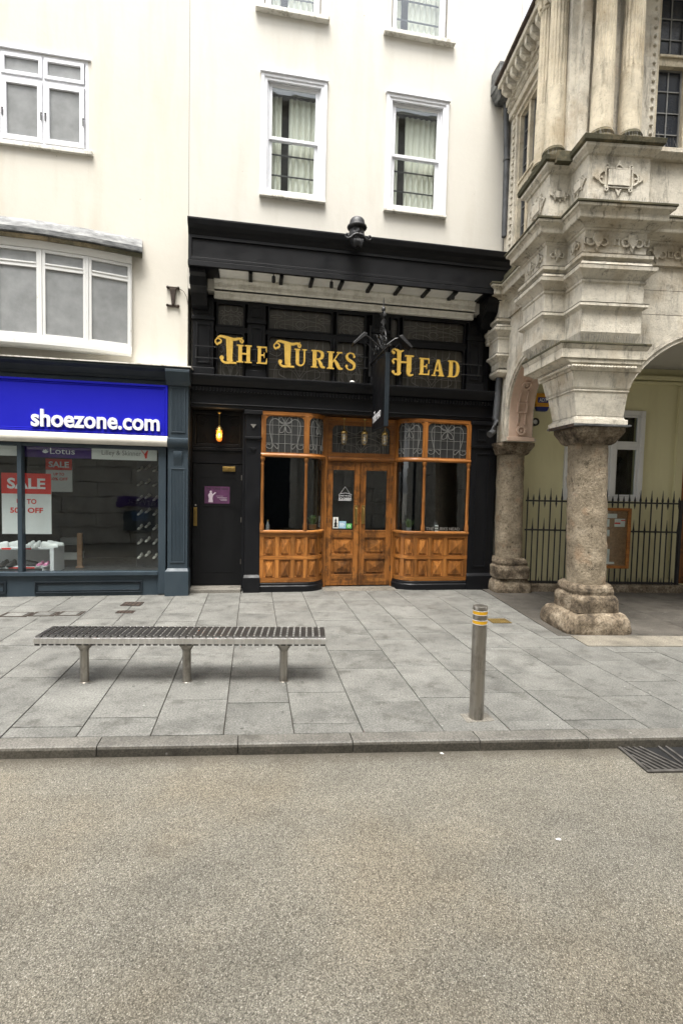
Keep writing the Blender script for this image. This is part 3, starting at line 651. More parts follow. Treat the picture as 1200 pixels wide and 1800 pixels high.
def shoe_parts(t, mu, ms, s=1.0):
    secs = [(-.13, .025, .06), (-.11, .036, .085), (-.06, .036, .08), (-.01, .036, .062), (.05, .044, .048), (.10, .044, .042), (.135, .026, .032)]
    up_, so = MB(), MB(); vs = []; fs = []; sv = []; n = 8
    for y, wd, h in secs:
        for k in range(n):
            a = math.pi*k/(n-1); vs.append((y*s, -wd*math.cos(a)*s, (.022+h*math.sin(a)**.8)*s))
        for px, pz in ((-1, 0), (1, 0), (1.02, .024), (-1.02, .024)): sv.append((y*1.05*s, px*wd*1.08*s, pz*s))
    for i in range(len(secs)-1): fs += [(i*n+k, i*n+k+1, i*n+n+k+1, i*n+n+k) for k in range(n-1)]+[(i*n, i*n+n, i*n+2*n-1, i*n+n-1)]
    fs += [tuple(range(n)), tuple(range(len(vs)-1, len(vs)-n-1, -1))]; up_.add(vs, fs)
    q = len(secs); f2 = []
    for i in range(q-1): f2 += [(4*i+k, 4*i+(k+1) % 4, 4*i+4+(k+1) % 4, 4*i+4+k) for k in range(4)]
    f2 += [(0, 1, 2, 3), (4*q-1, 4*q-2, 4*q-3, 4*q-4)]; so.add(sv, f2)
    up_.build('upper', mu, t, smooth=60); so.build('sole', ms, t)
    lm = MB()
    for i in range(3): lm.box((.0+.018*i)*s, (.008+.018*i)*s, -.02*s, .02*s, (.078-.006*i)*s, (.086-.006*i)*s)
    lm.build('lace', ms, t)
SH = [(-4.06, .2, .76, 170, 'white', 'white trainer at the far left of the upper shelf'), (-3.93, .32, .76, 165, 'white', 'white trainer behind the leftmost one on the upper shelf'), (-3.62, .2, .76, 265, 'white', 'white trainer with its toe forward, left one of the middle pair'), (-3.52, .2, .76, 270, 'white', 'white trainer with its toe forward, right one of the middle pair'), (-3.32, .18, .76, 5, 'white', 'white trainer at the front right end of the upper shelf'), (-3.30, .36, .76, 8, 'white', 'white trainer behind the one at the right end of the upper shelf'), (-4.02, .2, .446, 268, 'black', 'black shoe, left one of the pair at the left of the lower shelf'), (-3.90, .2, .446, 270, 'black', 'black shoe, right one of the pair at the left of the lower shelf'), (-3.66, .19, .446, 10, 'black', 'black trainer lying along the lower shelf beside the pink shoes'), (-3.68, .31, .446, 10, 'black', 'black trainer behind the other black trainer on the lower shelf'), (-3.47, .2, .446, 266, 'pink', 'pink child shoe, left one of the pair on the lower shelf'), (-3.375, .2, .446, 272, 'pink', 'pink child shoe, right one of the pair on the lower shelf')]
for x, y, z, a, c, lb in SH:
    t = thing('shoe', lb, 'shoe', (x, y, z+.001), R(a), 'shoes on the display shelf'); shoe_parts(t, 'shoe_'+c, {'white': 'shoe_white', 'black': 'shoe_black', 'pink': 'shoe_white'}[c], .95 if c != 'pink' else .75)
t = thing('shoe_rack', 'dark slatted shoe rack at the right end of the shop window', 'rack', (-1.86, .75, .33))
for i in range(9): MB().box(-.2, .2, -.02, .0, .12+i*.21, .22+i*.21).build('slat', 'shoe_black', t)
MB().box(-.22, .22, .0, .05, 0, 2.05).build('backing', 'shoe_black', t)
pr_ = None
for i in range(7):
    for j in range(3):
        if pr_ is None:
            pr_ = thing('rack_shoe', 'pale slip-on shoe hung on the dark rack at the window right end', 'shoe', (0, 0, 0), 0, 'shoes hung on the rack'); shoe_parts(pr_, 'shoe_cream', 'shoe_black', .62); o = pr_
        else: o = copy_tree(pr_)
        o['label'] = 'pale slip-on shoe on the dark rack, '+('bottom', 'second from bottom', 'third from bottom', 'middle', 'third from top', 'second from top', 'top')[i]+' row, '+('left', 'centre', 'right')[j]+' peg'
        o.location = (-1.99+j*.13, .64, .52+i*.26+(.04 if j == 1 else 0)); o.rotation_euler = (0, R(20), R(250))
for i, (x, y, z, mt, lb) in enumerate(((-3.22, .9, .33, 'shoe_black', 'black shoe box at the bottom of the stack in the shop window'), (-3.21, .9, .46, 'white_print', 'white shoe box in the middle of the stack in the shop window'), (-3.23, .9, .59, 'shoe_black', 'black shoe box near the top of the stack in the shop window'), (-3.22, .9, .72, 'grey_print', 'grey shoe box on top of the stack in the shop window'))):
    t = thing('shoe_box', lb, 'box', (x, y, z), R(3*(i % 2)), 'stacked shoe boxes'); MB().box(-.16, .16, -.1, .1, 0, .1).build('carton', mt, t, bevel=.003); MB().box(-.165, .165, -.105, .105, .098, .128).build('lid', mt, t, bevel=.003)
t = thing('display_post', 'pale wooden post beside the white display shelf', 'post', (-3.02, .7, .33)); MB().box(-.04, .04, -.03, .03, 0, .62).build('shaft', 'cork', t, bevel=.004); MB().box(-.06, .06, -.05, .05, 0, .03).build('foot', 'cork', t, bevel=.004)
t = thing('wall_bracket', 'rusty iron sign bracket stump fixed to the cream wall', 'bracket', (-1.35, 0, 4.77))
MB().box(-.10, .10, -.03, 0, .0, .035).build('foot_plate', 'rusty_iron', t, bevel=.005); MB().box(-.10, .10, -.03, 0, .29, .325).build('head_plate', 'rusty_iron', t, bevel=.005)
MB().prism([(-.05, .29), (.05, .29), (.02, .035), (-.015, .035)], -.05, -.012).build('web', 'rusty_iron', t, bevel=.004)
mb = MB()
for x in (-.085, .085):
    for z in (.017, .307): mb.ball((x, -.035, z), .022)
mb.build('bolt', 'rusty_iron', t, smooth=60)
MB().tube([(.1, -.02, .3), (.17, -.03, .26), (.22, -.04, .17), (.24, -.045, .05)], .005).build('cable', 'rusty_iron', t)

# ================================================================== PUB BUILDING
pub = thing('pub_building', 'cream pub building with black timber front and gold letters', 'building')
WIN = [(.13, 1.03, 6.80, 8.62), (2.27, 3.20, 6.80, 8.62), (.08, .98, 9.72, 11.5), (2.24, 3.2, 9.72, 11.5)]
MB().wall(-1.112, 4.62, 5.1, 13, 0, .3, WIN).build('wall', 'pub_render', pub)
MB().box(-1.112, -1.0, .46, 6, -.1, 13).box(4.62, 4.8, .3, 6, -.1, 13).box(-1.1, 4.8, 5.8, 6, -.1, 13).build('side_wall', 'pub_render', pub)
MB().box(-1.11, 4.75, .302, 6.1, 12.9, 13.2).build('roof', 'roof_slate', pub)
MB().box(-.9, 4.6, 2.2, 2.3, 5.2, 12.5).box(-.9, 4.6, .32, 2.2, 9.1, 9.2).box(-.9, 4.6, .32, 2.2, 5.3, 5.4).box(1.6, 1.7, .32, 2.2, 5.4, 12.5).build('room_wall', 'room_dark', pub)
# drip joint between the two buildings
MB().box(-1.118, -1.112, .004, .1, 6.2, 13).build('party_joint', 'rusty_iron', pub)
def sash(x0, x1, z0, z1, head):
    f = MB().frame(x0, x1, z0, z1, .035, .03, .14).build('sash_window', 'white_paint', pub, bevel=.004)
    if head:
        a = MB().frame(x0-.10, x1+.10, z0-.06, z1+.07, .055, -.035, .0).frame(x0-.055, x1+.055, z0-.02, z1+.03, .06, -.018, .02)
        a.box(x0-.12, x1+.12, -.06, 0, z1+.07, z1+.10); a.build('architrave', 'white_paint', f, bevel=.006)
        MB().box(x0-.11, x1+.11, -.075, .02, z0-.10, z0-.062).build('window_sill', 'white_sill', f, bevel=.006)
    else:
        MB().frame(x0-.02, x1+.02, z0-.005, z1+.03, .02, .0, .03).build('architrave', 'white_paint', f, bevel=.004)
        MB().box(x0-.16, x1+.16, -.09, .03, z0-.075, z0-.007).build('window_sill', 'white_sill', f, bevel=.008)
    zm = z0+(z1-z0)*.49
    u_ = MB().frame(x0+.036, x1-.036, zm, z1-.036, .05, .045, .075); u_.build('upper_sash', 'white_paint', f, bevel=.004)
    MB().frame(x0+.036, x1-.036, z0+.036, zm+.045, .055, .08, .11).build('lower_sash', 'white_paint', f, bevel=.004)
    MB().box(x0+.087, x1-.087, .058, .062, zm+.051, z1-.087).build('pane', 'clear_glass', f); MB().box(x0+.092, x1-.092, .093, .097, z0+.092, zm-.011).build('pane', 'clear_glass', f)
    g = MB()
    for k in (.30, .68): g.box(x0+.09, x1-.09, .15, .165, z0+(zm-z0)*k+.1, z0+(zm-z0)*k+.12)
    g.build('guard_rail', 'iron_black', f)
for i, h in enumerate(WIN): sash(*h, i < 2)
def curtain(x0, x1, z0, z1, ph, label):
    n = 44; rows = 8; vs = []; fs = []
    for j in range(rows+1):
        v = j/rows; z = z0+(z1-z0)*v; amp = .012+.022*(1-v)**.5
        for i in range(n+1):
            u_ = i/n; vs.append((x0+(x1-x0)*u_, .205+amp*math.sin(u_*(x1-x0)*62+ph+.5*math.sin(9*u_))+.006*math.sin(u_*40+j), z))
    for j in range(rows):
        for i in range(n): o = j*(n+1)+i; fs.append((o, o+1, o+n+2, o+n+1))
    o = MB().add(vs, fs).build('curtain', 'curtain_cloth', None, smooth=80); md = o.modifiers.new('thick', 'SOLIDIFY'); md.thickness = .004
    tag(o, label, 'curtain', 'cream curtains')
pos = ['second floor left window', 'second floor right window', 'topmost left window', 'topmost right window']
for i, (x0, x1, z0, z1) in enumerate(WIN):
    sp_ = (.28, .42) if i % 2 == 0 else (.20, .33)
    curtain(x0-.02, x0+(x1-x0)*sp_[0], z0-.05, z1-.12, i, 'narrow cream curtain on the left side of the '+pos[i]); curtain(x0+(x1-x0)*sp_[1], x1+.02, z0-.05, z1-.12, i+2, 'wide cream curtain on the right side of the '+pos[i])

# ---- canopy: black fascia on brackets, panelled soffit, plaster cornice
can = along_x([(0, 5.36), (-.46, 5.36), (-.46, 5.74), (-.48, 5.78), (-.50, 5.84), (-.56, 5.88), (-.58, 5.95), (-.58, 5.975), (0, 6.10)], -1.06, 4.36).build('canopy', 'black_paint', pub, bevel=.004)
MB().frame(-1.05, 4.35, 5.37, 5.75, .045, -.485, -.46).box(-1.06, 4.36, -.495, -.46, 5.28, 5.36).box(-1.0, 4.3, -.475, -.46, 5.40, 5.405).build('fascia_moulding', 'black_paint', can, bevel=.006)
sof = MB().box(-.62, 3.93, -.44, .12, 5.31, 5.325).build('soffit_board', 'soffit_panel', can)
mb = MB().box(-1.06, 4.36, -.46, -.415, 5.29, 5.36).box(-1.06, -.6, -.415, .1, 5.285, 5.36).box(3.90, 4.36, -.415, .1, 5.285, 5.36); mb.build('soffit_frame', 'black_paint', can)
for i in range(1, 9): x = -.6+4.5*i/9; MB().box(x-.03, x+.03, -.415, -.02, 5.265, 5.31).build('soffit_rib', 'black_paint', can, bevel=.004)
for x in (.27, 1.22, 3.35): MB().lathe([(.008, .09), (.012, .06), (.03, .055), (.032, -.03), (.024, -.04)], x, -.38, 10, 5.21).build('spotlight', 'iron_black', can, smooth=40)
# plaster cornice below the soffit
pc = along_x([(.14, 5.31), (-.05, 5.31), (-.06, 5.27), (-.02, 5.22), (-.02, 5.16), (.0, 5.13), (.0, 5.10), (.03, 5.09), (.03, 5.0), (.14, 5.0)], -.70, 3.93).build('plaster_cornice', 'plaster_white', pub, bevel=.003)
mb = MB()
for i in range(28): x = -.6+i*.163; mb.ring(x, 5.19, .022, .034, -.034, -.02, 20, 300, 8)
for i in range(110): x = -.68+i*.0418; mb.box(x, x+.02, .018, .031, 5.045, 5.075)
o = mb.build('plaster_relief', 'plaster_white', pc); o['kind'] = 'stuff'
# ---- brackets under the canopy ends
for x0, x1 in ((-1.05, -.80), (4.02, 4.32)):
    b = along_x([(.1, 5.285), (-.40, 5.285), (-.40, 5.22), (-.34, 5.18), (-.30, 5.05), (-.16, 4.98), (-.08, 4.82), (.0, 4.78), (.1, 4.78)], x0, x1).build('bracket', 'black_paint', pub, smooth=30)
    mb = MB(lambda a, b_, c: (b_, a, c)); mb.ring(-.25, 5.14, .03, .06, x0-.012, x1+.012, 0, 360, 14); mb.build('bracket_scroll', 'black_paint', b)
# ---- glazed screen behind the gold letters
MB().box(-1.05, 4.35, .22, .3, 3.6, 5.3).build('screen_backing', 'dark_interior', pub)
scr = MB().box(-1.05, 4.30, .10, .2, 4.95, 5.02).box(-1.05, 4.30, .10, .2, 3.60, 3.69).box(-.68, 3.85, .09, .2, 4.465, 4.555).build('glazed_screen', 'black_paint', pub, bevel=.005)
def curl(x0, x1, z0, z1, sx):      # art nouveau leading, unit strokes
    U = [[(.08, 0), (.1, .35), (.28, .55), (.5, .62), (.72, .55), (.9, .35), (.92, 0)], [(.5, 0), (.38, .25), (.2, .3), (.16, .15), (.28, .05)], [(.5, 0), (.62, .25), (.8, .3), (.84, .15), (.72, .05)],
         [(.5, .1), (.42, .35), (.5, .52), (.58, .35), (.5, .1)], [(.2, 1), (.25, .82), (.4, .74), (.5, .86), (.6, .74), (.75, .82), (.8, 1)], [(.0, .7), (.12, .78), (.2, .7), (.12, .6), (0, .66)], [(1, .7), (.88, .78), (.8, .7), (.88, .6), (1, .66)]]
    return [[(x0+(x1-x0)*u_, z0+(z1-z0)*v) for u_, v in spline(c, 5)] for c in U]
def leaded(x0, x1, z0, z1, y, parent, came, glassm, nv, nh, curls, wd=.009, xf=None, mull=.05):
    p = MB(xf); k = max(1, int((x1-x0)/.05))
    for i in range(k): p.box(x0+(x1-x0)*i/k, x0+(x1-x0)*(i+1)/k, y, y+.006, z0, z1)
    pane = p.build('pane', glassm, parent, weld=True); l = MB(xf); ww = wd*.7
    for i in range(1, nv+1): x = x0+(x1-x0)*i/(nv+1); l.box(x-ww/2, x+ww/2, y-.006, y-.0005, z0, z1)
    for i in range(1, nh+1):
        z = z0+(z1-z0)*i/(nh+1)
        for j in range(k): l.box(x0+(x1-x0)*j/k, x0+(x1-x0)*(j+1)/k, y-.007, y-.001, z-ww/2, z+ww/2)
    for q, c in enumerate(curls): l.ribbon(c, wd, y-.009-.0003*q, y-.001)
    l.build('leading', came, parent)
def round_frame(x0, x1, z0, z1, wd, r, y0, y1, name, mat, parent, top=True, xf=None, bevel=.004):
    mb = MB(xf); k = max(1, int((x1-x0)/.06))
    mb.box(x0, x0+wd, y0, y1, z0, z1); mb.box(x1-wd, x1, y0, y1, z0, z1)
    for i in range(k):
        a = x0+wd+(x1-x0-2*wd)*i/k; b = x0+wd+(x1-x0-2*wd)*(i+1)/k
        mb.box(a, b, y0+.001, y1, z1-wd, z1); mb.box(a, b, y0+.001, y1, z0, z0+wd)
    if top:
        for sx, cx in ((1, x0+wd), (-1, x1-wd)):
            poly = [(cx, z1-wd)]+[(cx+sx*(r-r*math.cos(R(t))), z1-wd-r+r*math.sin(R(t))) for t in range(0, 91, 15)]
            mb.prism(poly, y0+.002, y1)
    return mb.build(name, mat, parent, bevel=bevel, weld=bool(xf))
def flower(x0, x1, z0, z1): return curl(x0, x1, z0, z1, 1)
for (a, b) in ((-.66, -.19), (.20, 1.33), (1.39, 1.93), (2.37, 2.54), (2.60, 3.81)):
    n = max(1, round((b-a)/.16))
    f1 = round_frame(a, b, 3.69, 4.465, .025, .06, .08, .18, 'lower_light', 'black_paint', scr); leaded(a+.025, b-.025, 3.715, 4.44, .15, f1, 'dull_came', 'leaded_brown_glass', n, 3, flower(a+.04, b-.04, 3.72, 4.4) if b-a > .3 else [])
    f2 = round_frame(a, b, 4.555, 4.95, .025, .05, .08, .18, 'upper_light', 'black_paint', scr); leaded(a+.025, b-.025, 4.58, 4.925, .15, f2, 'dull_came', 'leaded_brown_glass', n, 1, flower(a+.04, b-.04, 4.59, 4.9) if b-a > .3 else [])
for x in (1.36, 2.57): MB().lathe([(.03, 0), (.03, .08), (.018, .1), (.024, .2), (.018, .62), (.03, .66), (.03, .76)], x, .06, 10, 3.70).build('colonnette', 'black_paint', scr, smooth=40)
for (a, b) in ((-1.04, -.70), (-.14, .16), (2.03, 2.34), (3.84, 4.14)):
    p = MB().box(a, b, .04, .2, 3.69, 4.95).box(a-.02, b+.02, -.0, .2, 3.69, 3.83).box(a-.015, b+.015, .01, .2, 4.62, 4.68).build('screen_pilaster', 'black_paint', scr, bevel=.006)
    MB().frame(a+.06, b-.06, 3.9, 4.56, .025, .022, .04).frame(a+.06, b-.06, 4.72, 4.9, .02, .022, .04).build('panel_frame', 'black_paint', p, bevel=.004)
mb = MB()
for z in (3.98, 4.17): mb.box(-1.0, -.2, -.03, -.015, z-.008, z+.008); mb.box(-.2, 1.95, -.03, -.015, z-.008, z+.008); mb.box(2.3, 4.1, -.03, -.015, z-.008, z+.008)
for x in (-.98, .0, .9, 1.9, 2.34, 3.2, 4.05): mb.box(x-.008, x+.008, -.015, .06, 3.97, 4.18)
mb.build('letter_rail', 'iron_black', scr)

# ---- gold letters
def box_(x0, x1, y0, y1): return ('p', [(x0, y0), (x1, y0), (x1, y1), (x0, y1)])
def stem(x0, x1): return [box_(x0, x1, .0, 1), box_(x0-.1, x1+.1, 0, .07), box_(x0-.1, x1+.1, .93, 1)]
GL = {
 'H': stem(.12, .36)+stem(.64, .88)+[box_(.3, .7, .46, .55)],
 'E': stem(.14, .44)+[box_(.2, .95, .92, 1), ('p', [(.84, 1), (.97, 1), (.97, .68), (.92, .68)]), box_(.4, .74, .47, .55), ('p', [(.70, .36), (.77, .36), (.77, .66), (.70, .66)]), box_(.2, 1, 0, .08), ('p', [(.86, 0), (1, 0), (1, .33), (.95, .33)])],
 'U': [box_(.12, .38, .3, 1), box_(.02, .48, .93, 1), box_(.74, .86, .3, 1), box_(.62, .98, .93, 1), ('r', [(.25, .36), (.27, .16), (.42, .06), (.6, .07), (.75, .18), (.80, .36)], [.26, .24, .14, .12, .12, .12])],
 'R': stem(.12, .40)+[('r', [(.3, .96), (.55, .96), (.76, .88), (.82, .74), (.76, .58), (.55, .5), (.3, .5)], [.08, .1, .2, .24, .2, .1, .08]), ('r', [(.5, .5), (.68, .28), (.80, .08), (1.02, .04)], [.1, .22, .2, .08])],
 'K': stem(.10, .36)+[('p', [(.36, .46), (.36, .34), (.82, .95), (.72, .95)]), box_(.62, .98, .93, 1), ('r', [(.46, .56), (.66, .3), (.80, .08), (1.03, .04)], [.12, .24, .22, .08])],
 'S': [('r', [(.80, .80), (.72, .92), (.5, .97), (.26, .9), (.18, .74), (.3, .6), (.55, .5), (.78, .38), (.82, .22), (.7, .08), (.46, .03), (.24, .1), (.14, .26)], [.16, .1, .08, .16, .22, .24, .26, .24, .2, .14, .08, .1, .18]), ('c', .80, .78, .1), ('c', .17, .24, .11)],
 'A': [('r', [(.2, .03), (.5, 1.0)], [.1, .1]), ('p', [(.44, 1.0), (.62, 1.0), (.96, .03), (.66, .03)]), box_(.3, .7, .3, .38), box_(.04, .36, 0, .07), box_(.56, 1.0, 0, .07)],
 'D': stem(.12, .42)+[('r', [(.3, .96), (.56, .96), (.80, .82), (.88, .5), (.80, .18), (.56, .04), (.3, .04)], [.08, .09, .2, .26, .2, .09, .08])],
 'T': [('r', [(.12, .70), (.2, .74), (.22, .82), (.12, .88), (.03, .80), (.06, .70), (.12, .66)], [.1, .09, .06, .05, .06, .08, .1]), ('r', [(.06, .84), (.18, .96), (.4, .93), (.66, .88), (.84, .92), (.97, .86)], [.05, .1, .13, .12, .1, .05]), ('r', [(.97, .86), (.92, .78), (.86, .86), (.93, .97)], [.05, .07, .07, .04]), ('p', [(.38, .92), (.62, .9), (.60, .1), (.42, .1)]), ('r', [(.58, .16), (.52, .05), (.36, .03), (.26, .1), (.24, .2)], [.14, .12, .1, .1, .12]), ('c', .25, .2, .075), box_(.5, .74, 0, .07)],
 'G': [('r', [(.10, .84), (.03, .92), (.1, 1.0), (.24, .96), (.36, .92), (.52, .97)], [.1, .07, .06, .12, .12, .05]), ('c', .1, .86, .06), ('p', [(.24, .92), (.42, .92), (.40, .08), (.26, .08)]), ('r', [(.4, .12), (.33, .04), (.18, .03), (.08, .1)], [.12, .12, .1, .1]), ('c', .09, .12, .06), ('r', [(.3, .56), (.14, .62), (.06, .54), (.12, .44)], [.06, .08, .08, .1]), box_(.36, .72, .48, .55), ('p', [(.66, .78), (.86, .78), (.86, .16), (.66, .16)]), box_(.58, .96, .74, .80), ('r', [(.76, .2), (.74, .08), (.82, .02), (.95, .05)], [.2, .16, .12, .06])],
}
GP = [('T', -.68, -.19, 3.90, 4.36), ('H', -.32, -.06, 3.93, 4.225), ('E', .01, .19, 3.93, 4.22), ('T', .29, .78, 3.90, 4.35), ('U', .65, .87, 3.93, 4.225), ('R', .94, 1.18, 3.925, 4.225), ('K', 1.22, 1.49, 3.92, 4.22), ('S', 1.53, 1.74, 3.915, 4.225), ('G', 2.37, 2.80, 3.89, 4.34), ('E', 2.88, 3.08, 3.92, 4.22), ('A', 3.12, 3.36, 3.915, 4.21), ('D', 3.43, 3.65, 3.91, 4.21)]
for ch, x0, x1, z0, z1 in GP:
    mb = MB(); W_, H_ = x1-x0, z1-z0; f = lambda p: (x0+p[0]*W_, z0+p[1]*H_)
    for q, e in enumerate(GL[ch]):
        a = -.062-.0005*q
        if e[0] == 'p': mb.prism([f(p) for p in e[1]], a, -.032)
        elif e[0] == 'c': mb.prism([(f((e[1], e[2]))[0]+e[3]*min(W_, H_)*math.cos(2*math.pi*i/14), f((e[1], e[2]))[1]+e[3]*min(W_, H_)*math.sin(2*math.pi*i/14)) for i in range(14)], a, -.032)
        else:
            P_ = spline([(*p, wv) for p, wv in zip(e[1], e[2])], 6); mb.ribbon([f(p[:2]) for p in P_], [p[2]*min(W_, H_*.8) for p in P_], a, -.032)
    mb.build('gold_letter', 'gold_leaf', scr)

# ---- entablature above the ground floor
ent = along_x([(.3, 3.15), (.0, 3.15), (-.02, 3.17), (-.02, 3.21), (-.04, 3.215), (-.04, 3.225), (-.01, 3.23), (-.01, 3.40), (-.05, 3.43), (-.05, 3.50), (-.10, 3.52), (-.15, 3.60), (-.17, 3.66), (-.17, 3.685), (.3, 3.70)], -1.06, 4.42).build('entablature', 'black_paint', pub, bevel=.003)
mb = MB()
for i in range(96): x = -1.04+i*.0565; mb.box(x, x+.03, -.085, -.051, 3.435, 3.495)
o = mb.build('dentil_row', 'black_paint', ent); o['kind'] = 'stuff'
MB().lathe([(.02, 0), (.045, .012), (.04, .03), (.01, .04)], 1.66, -.13, 9, 3.688).build('droppings', 'paper_white', ent, smooth=60)

# ---- side entrance: black door in a recess
MB().box(-1.10, -.13, .36, .45, 0, 3.2).build('recess_back', 'black_paint', pub)
MB().box(-1.118, -1.06, .0, .36, 0, 3.15).box(-.20, -.152, .06, .36, .06, 3.15).build('door_jamb', 'black_paint', pub, bevel=.004)
MB().box(-1.06, -.2, -.03, .4, -.03, .062).build('door_step', 'threshold_stone', pub, bevel=.01)
dr = MB().box(-1.05, -.205, .30, .355, .075, 2.22).build('side_door', 'black_door_paint', pub, bevel=.004)
MB().frame(-.93, -.33, .30, 2.0, .015, .294, .30).build('door_bead', 'black_door_paint', dr)
MB().box(-1.035, -.975, .285, .30, 1.13, 1.46).build('push_plate', 'brass', dr, bevel=.003)
MB().tube([(-1.005, .29, 1.17), (-1.005, .255, 1.19), (-1.005, .255, 1.40), (-1.005, .29, 1.42)], .009, 8).build('door_pull', 'brass', dr, smooth=60)
MB().lathe([(.016, 0), (.016, .02), (.01, .03)], -1.0, .285, 10, 1.48).build('lock', 'stainless', dr)
MB().box(-.545, -.325, .275, .30, 2.10, 2.185).box(-.53, -.34, .268, .275, 2.118, 2.168).build('letter_plate', 'brass', dr, bevel=.004)
for z in (.45, 1.2, 1.95): MB().lathe([(.008, 0), (.008, .09)], -.215, .292, 8, z).build('hinge', 'stainless', dr)
MB().box(-1.06, -.205, .29, .358, 2.235, 2.47).box(-1.06, -.205, .26, .358, 2.46, 2.51).build('door_head', 'black_paint', pub, bevel=.005)
tp = MB().frame(-1.06, -.205, 2.52, 3.14, .06, .27, .358).build('transom_panel', 'black_paint', pub, bevel=.005)
for sx, cx in ((1, -.98), (-1, -.285)):
    for sz, cz in ((1, 2.60), (-1, 3.06)):
        mb = MB(); mb.ribbon(spline([(cx, cz), (cx+sx*.01, cz+sz*.1), (cx+sx*.08, cz+sz*.16), (cx+sx*.12, cz+sz*.10), (cx+sx*.07, cz+sz*.07)], 5), .016, .335, .36); mb.ribbon(spline([(cx, cz), (cx+sx*.1, cz+sz*.01), (cx+sx*.16, cz+sz*.06), (cx+sx*.12, cz+sz*.1)], 5), .016, .334, .36); mb.build('scroll_ornament', 'black_paint', tp)
# ---- ground floor pilasters
for a, b, panel in ((-.15, .11, False), (3.96, 4.46, True)):
    p = MB().box(a, b, -.01, .35, .30, 3.15).build('ground_pilaster', 'black_paint', pub, bevel=.006)
    MB().box(a-.015, b+.015, -.06, .33, -.02, .26).frustum((a-.015, b+.015, -.06, .33, .26), (a, b, -.01, .33, .31)).build('pilaster_base', 'black_paint', p, bevel=.006)
    MB().box(a-.012, b+.012, -.035, .3, 2.66, 2.70).build('neck_band', 'black_paint', p, bevel=.005); MB().box(a-.025, b+.025, -.05, .3, 3.08, 3.149).build('pilaster_cap', 'black_paint', p, bevel=.005)
    c = (a+b)/2
    if panel:
        MB().frame(a+.1, b-.13, .42, 2.56, .025, -.028, -.01).build('panel_frame', 'black_paint', p, bevel=.005); MB().frame(a+.1, b-.2, 2.78, 3.0, .03, -.03, -.01).build('capital_panel', 'black_paint', p, bevel=.005)
    else:
        for z in (2.86, 2.46): MB().prism([(c-.05, z+.05), (c+.05, z+.05), (c, z-.02)], -.03, -.01).build('glint_wedge', 'dull_came' if z > 2.8 else 'black_paint', p, bevel=.003)  # wedges stand in for highlights on the paint; upper one coloured pale
MB().box(4.46, 4.50, .05, .35, -.02, 5.3).build('end_post', 'black_paint', pub)

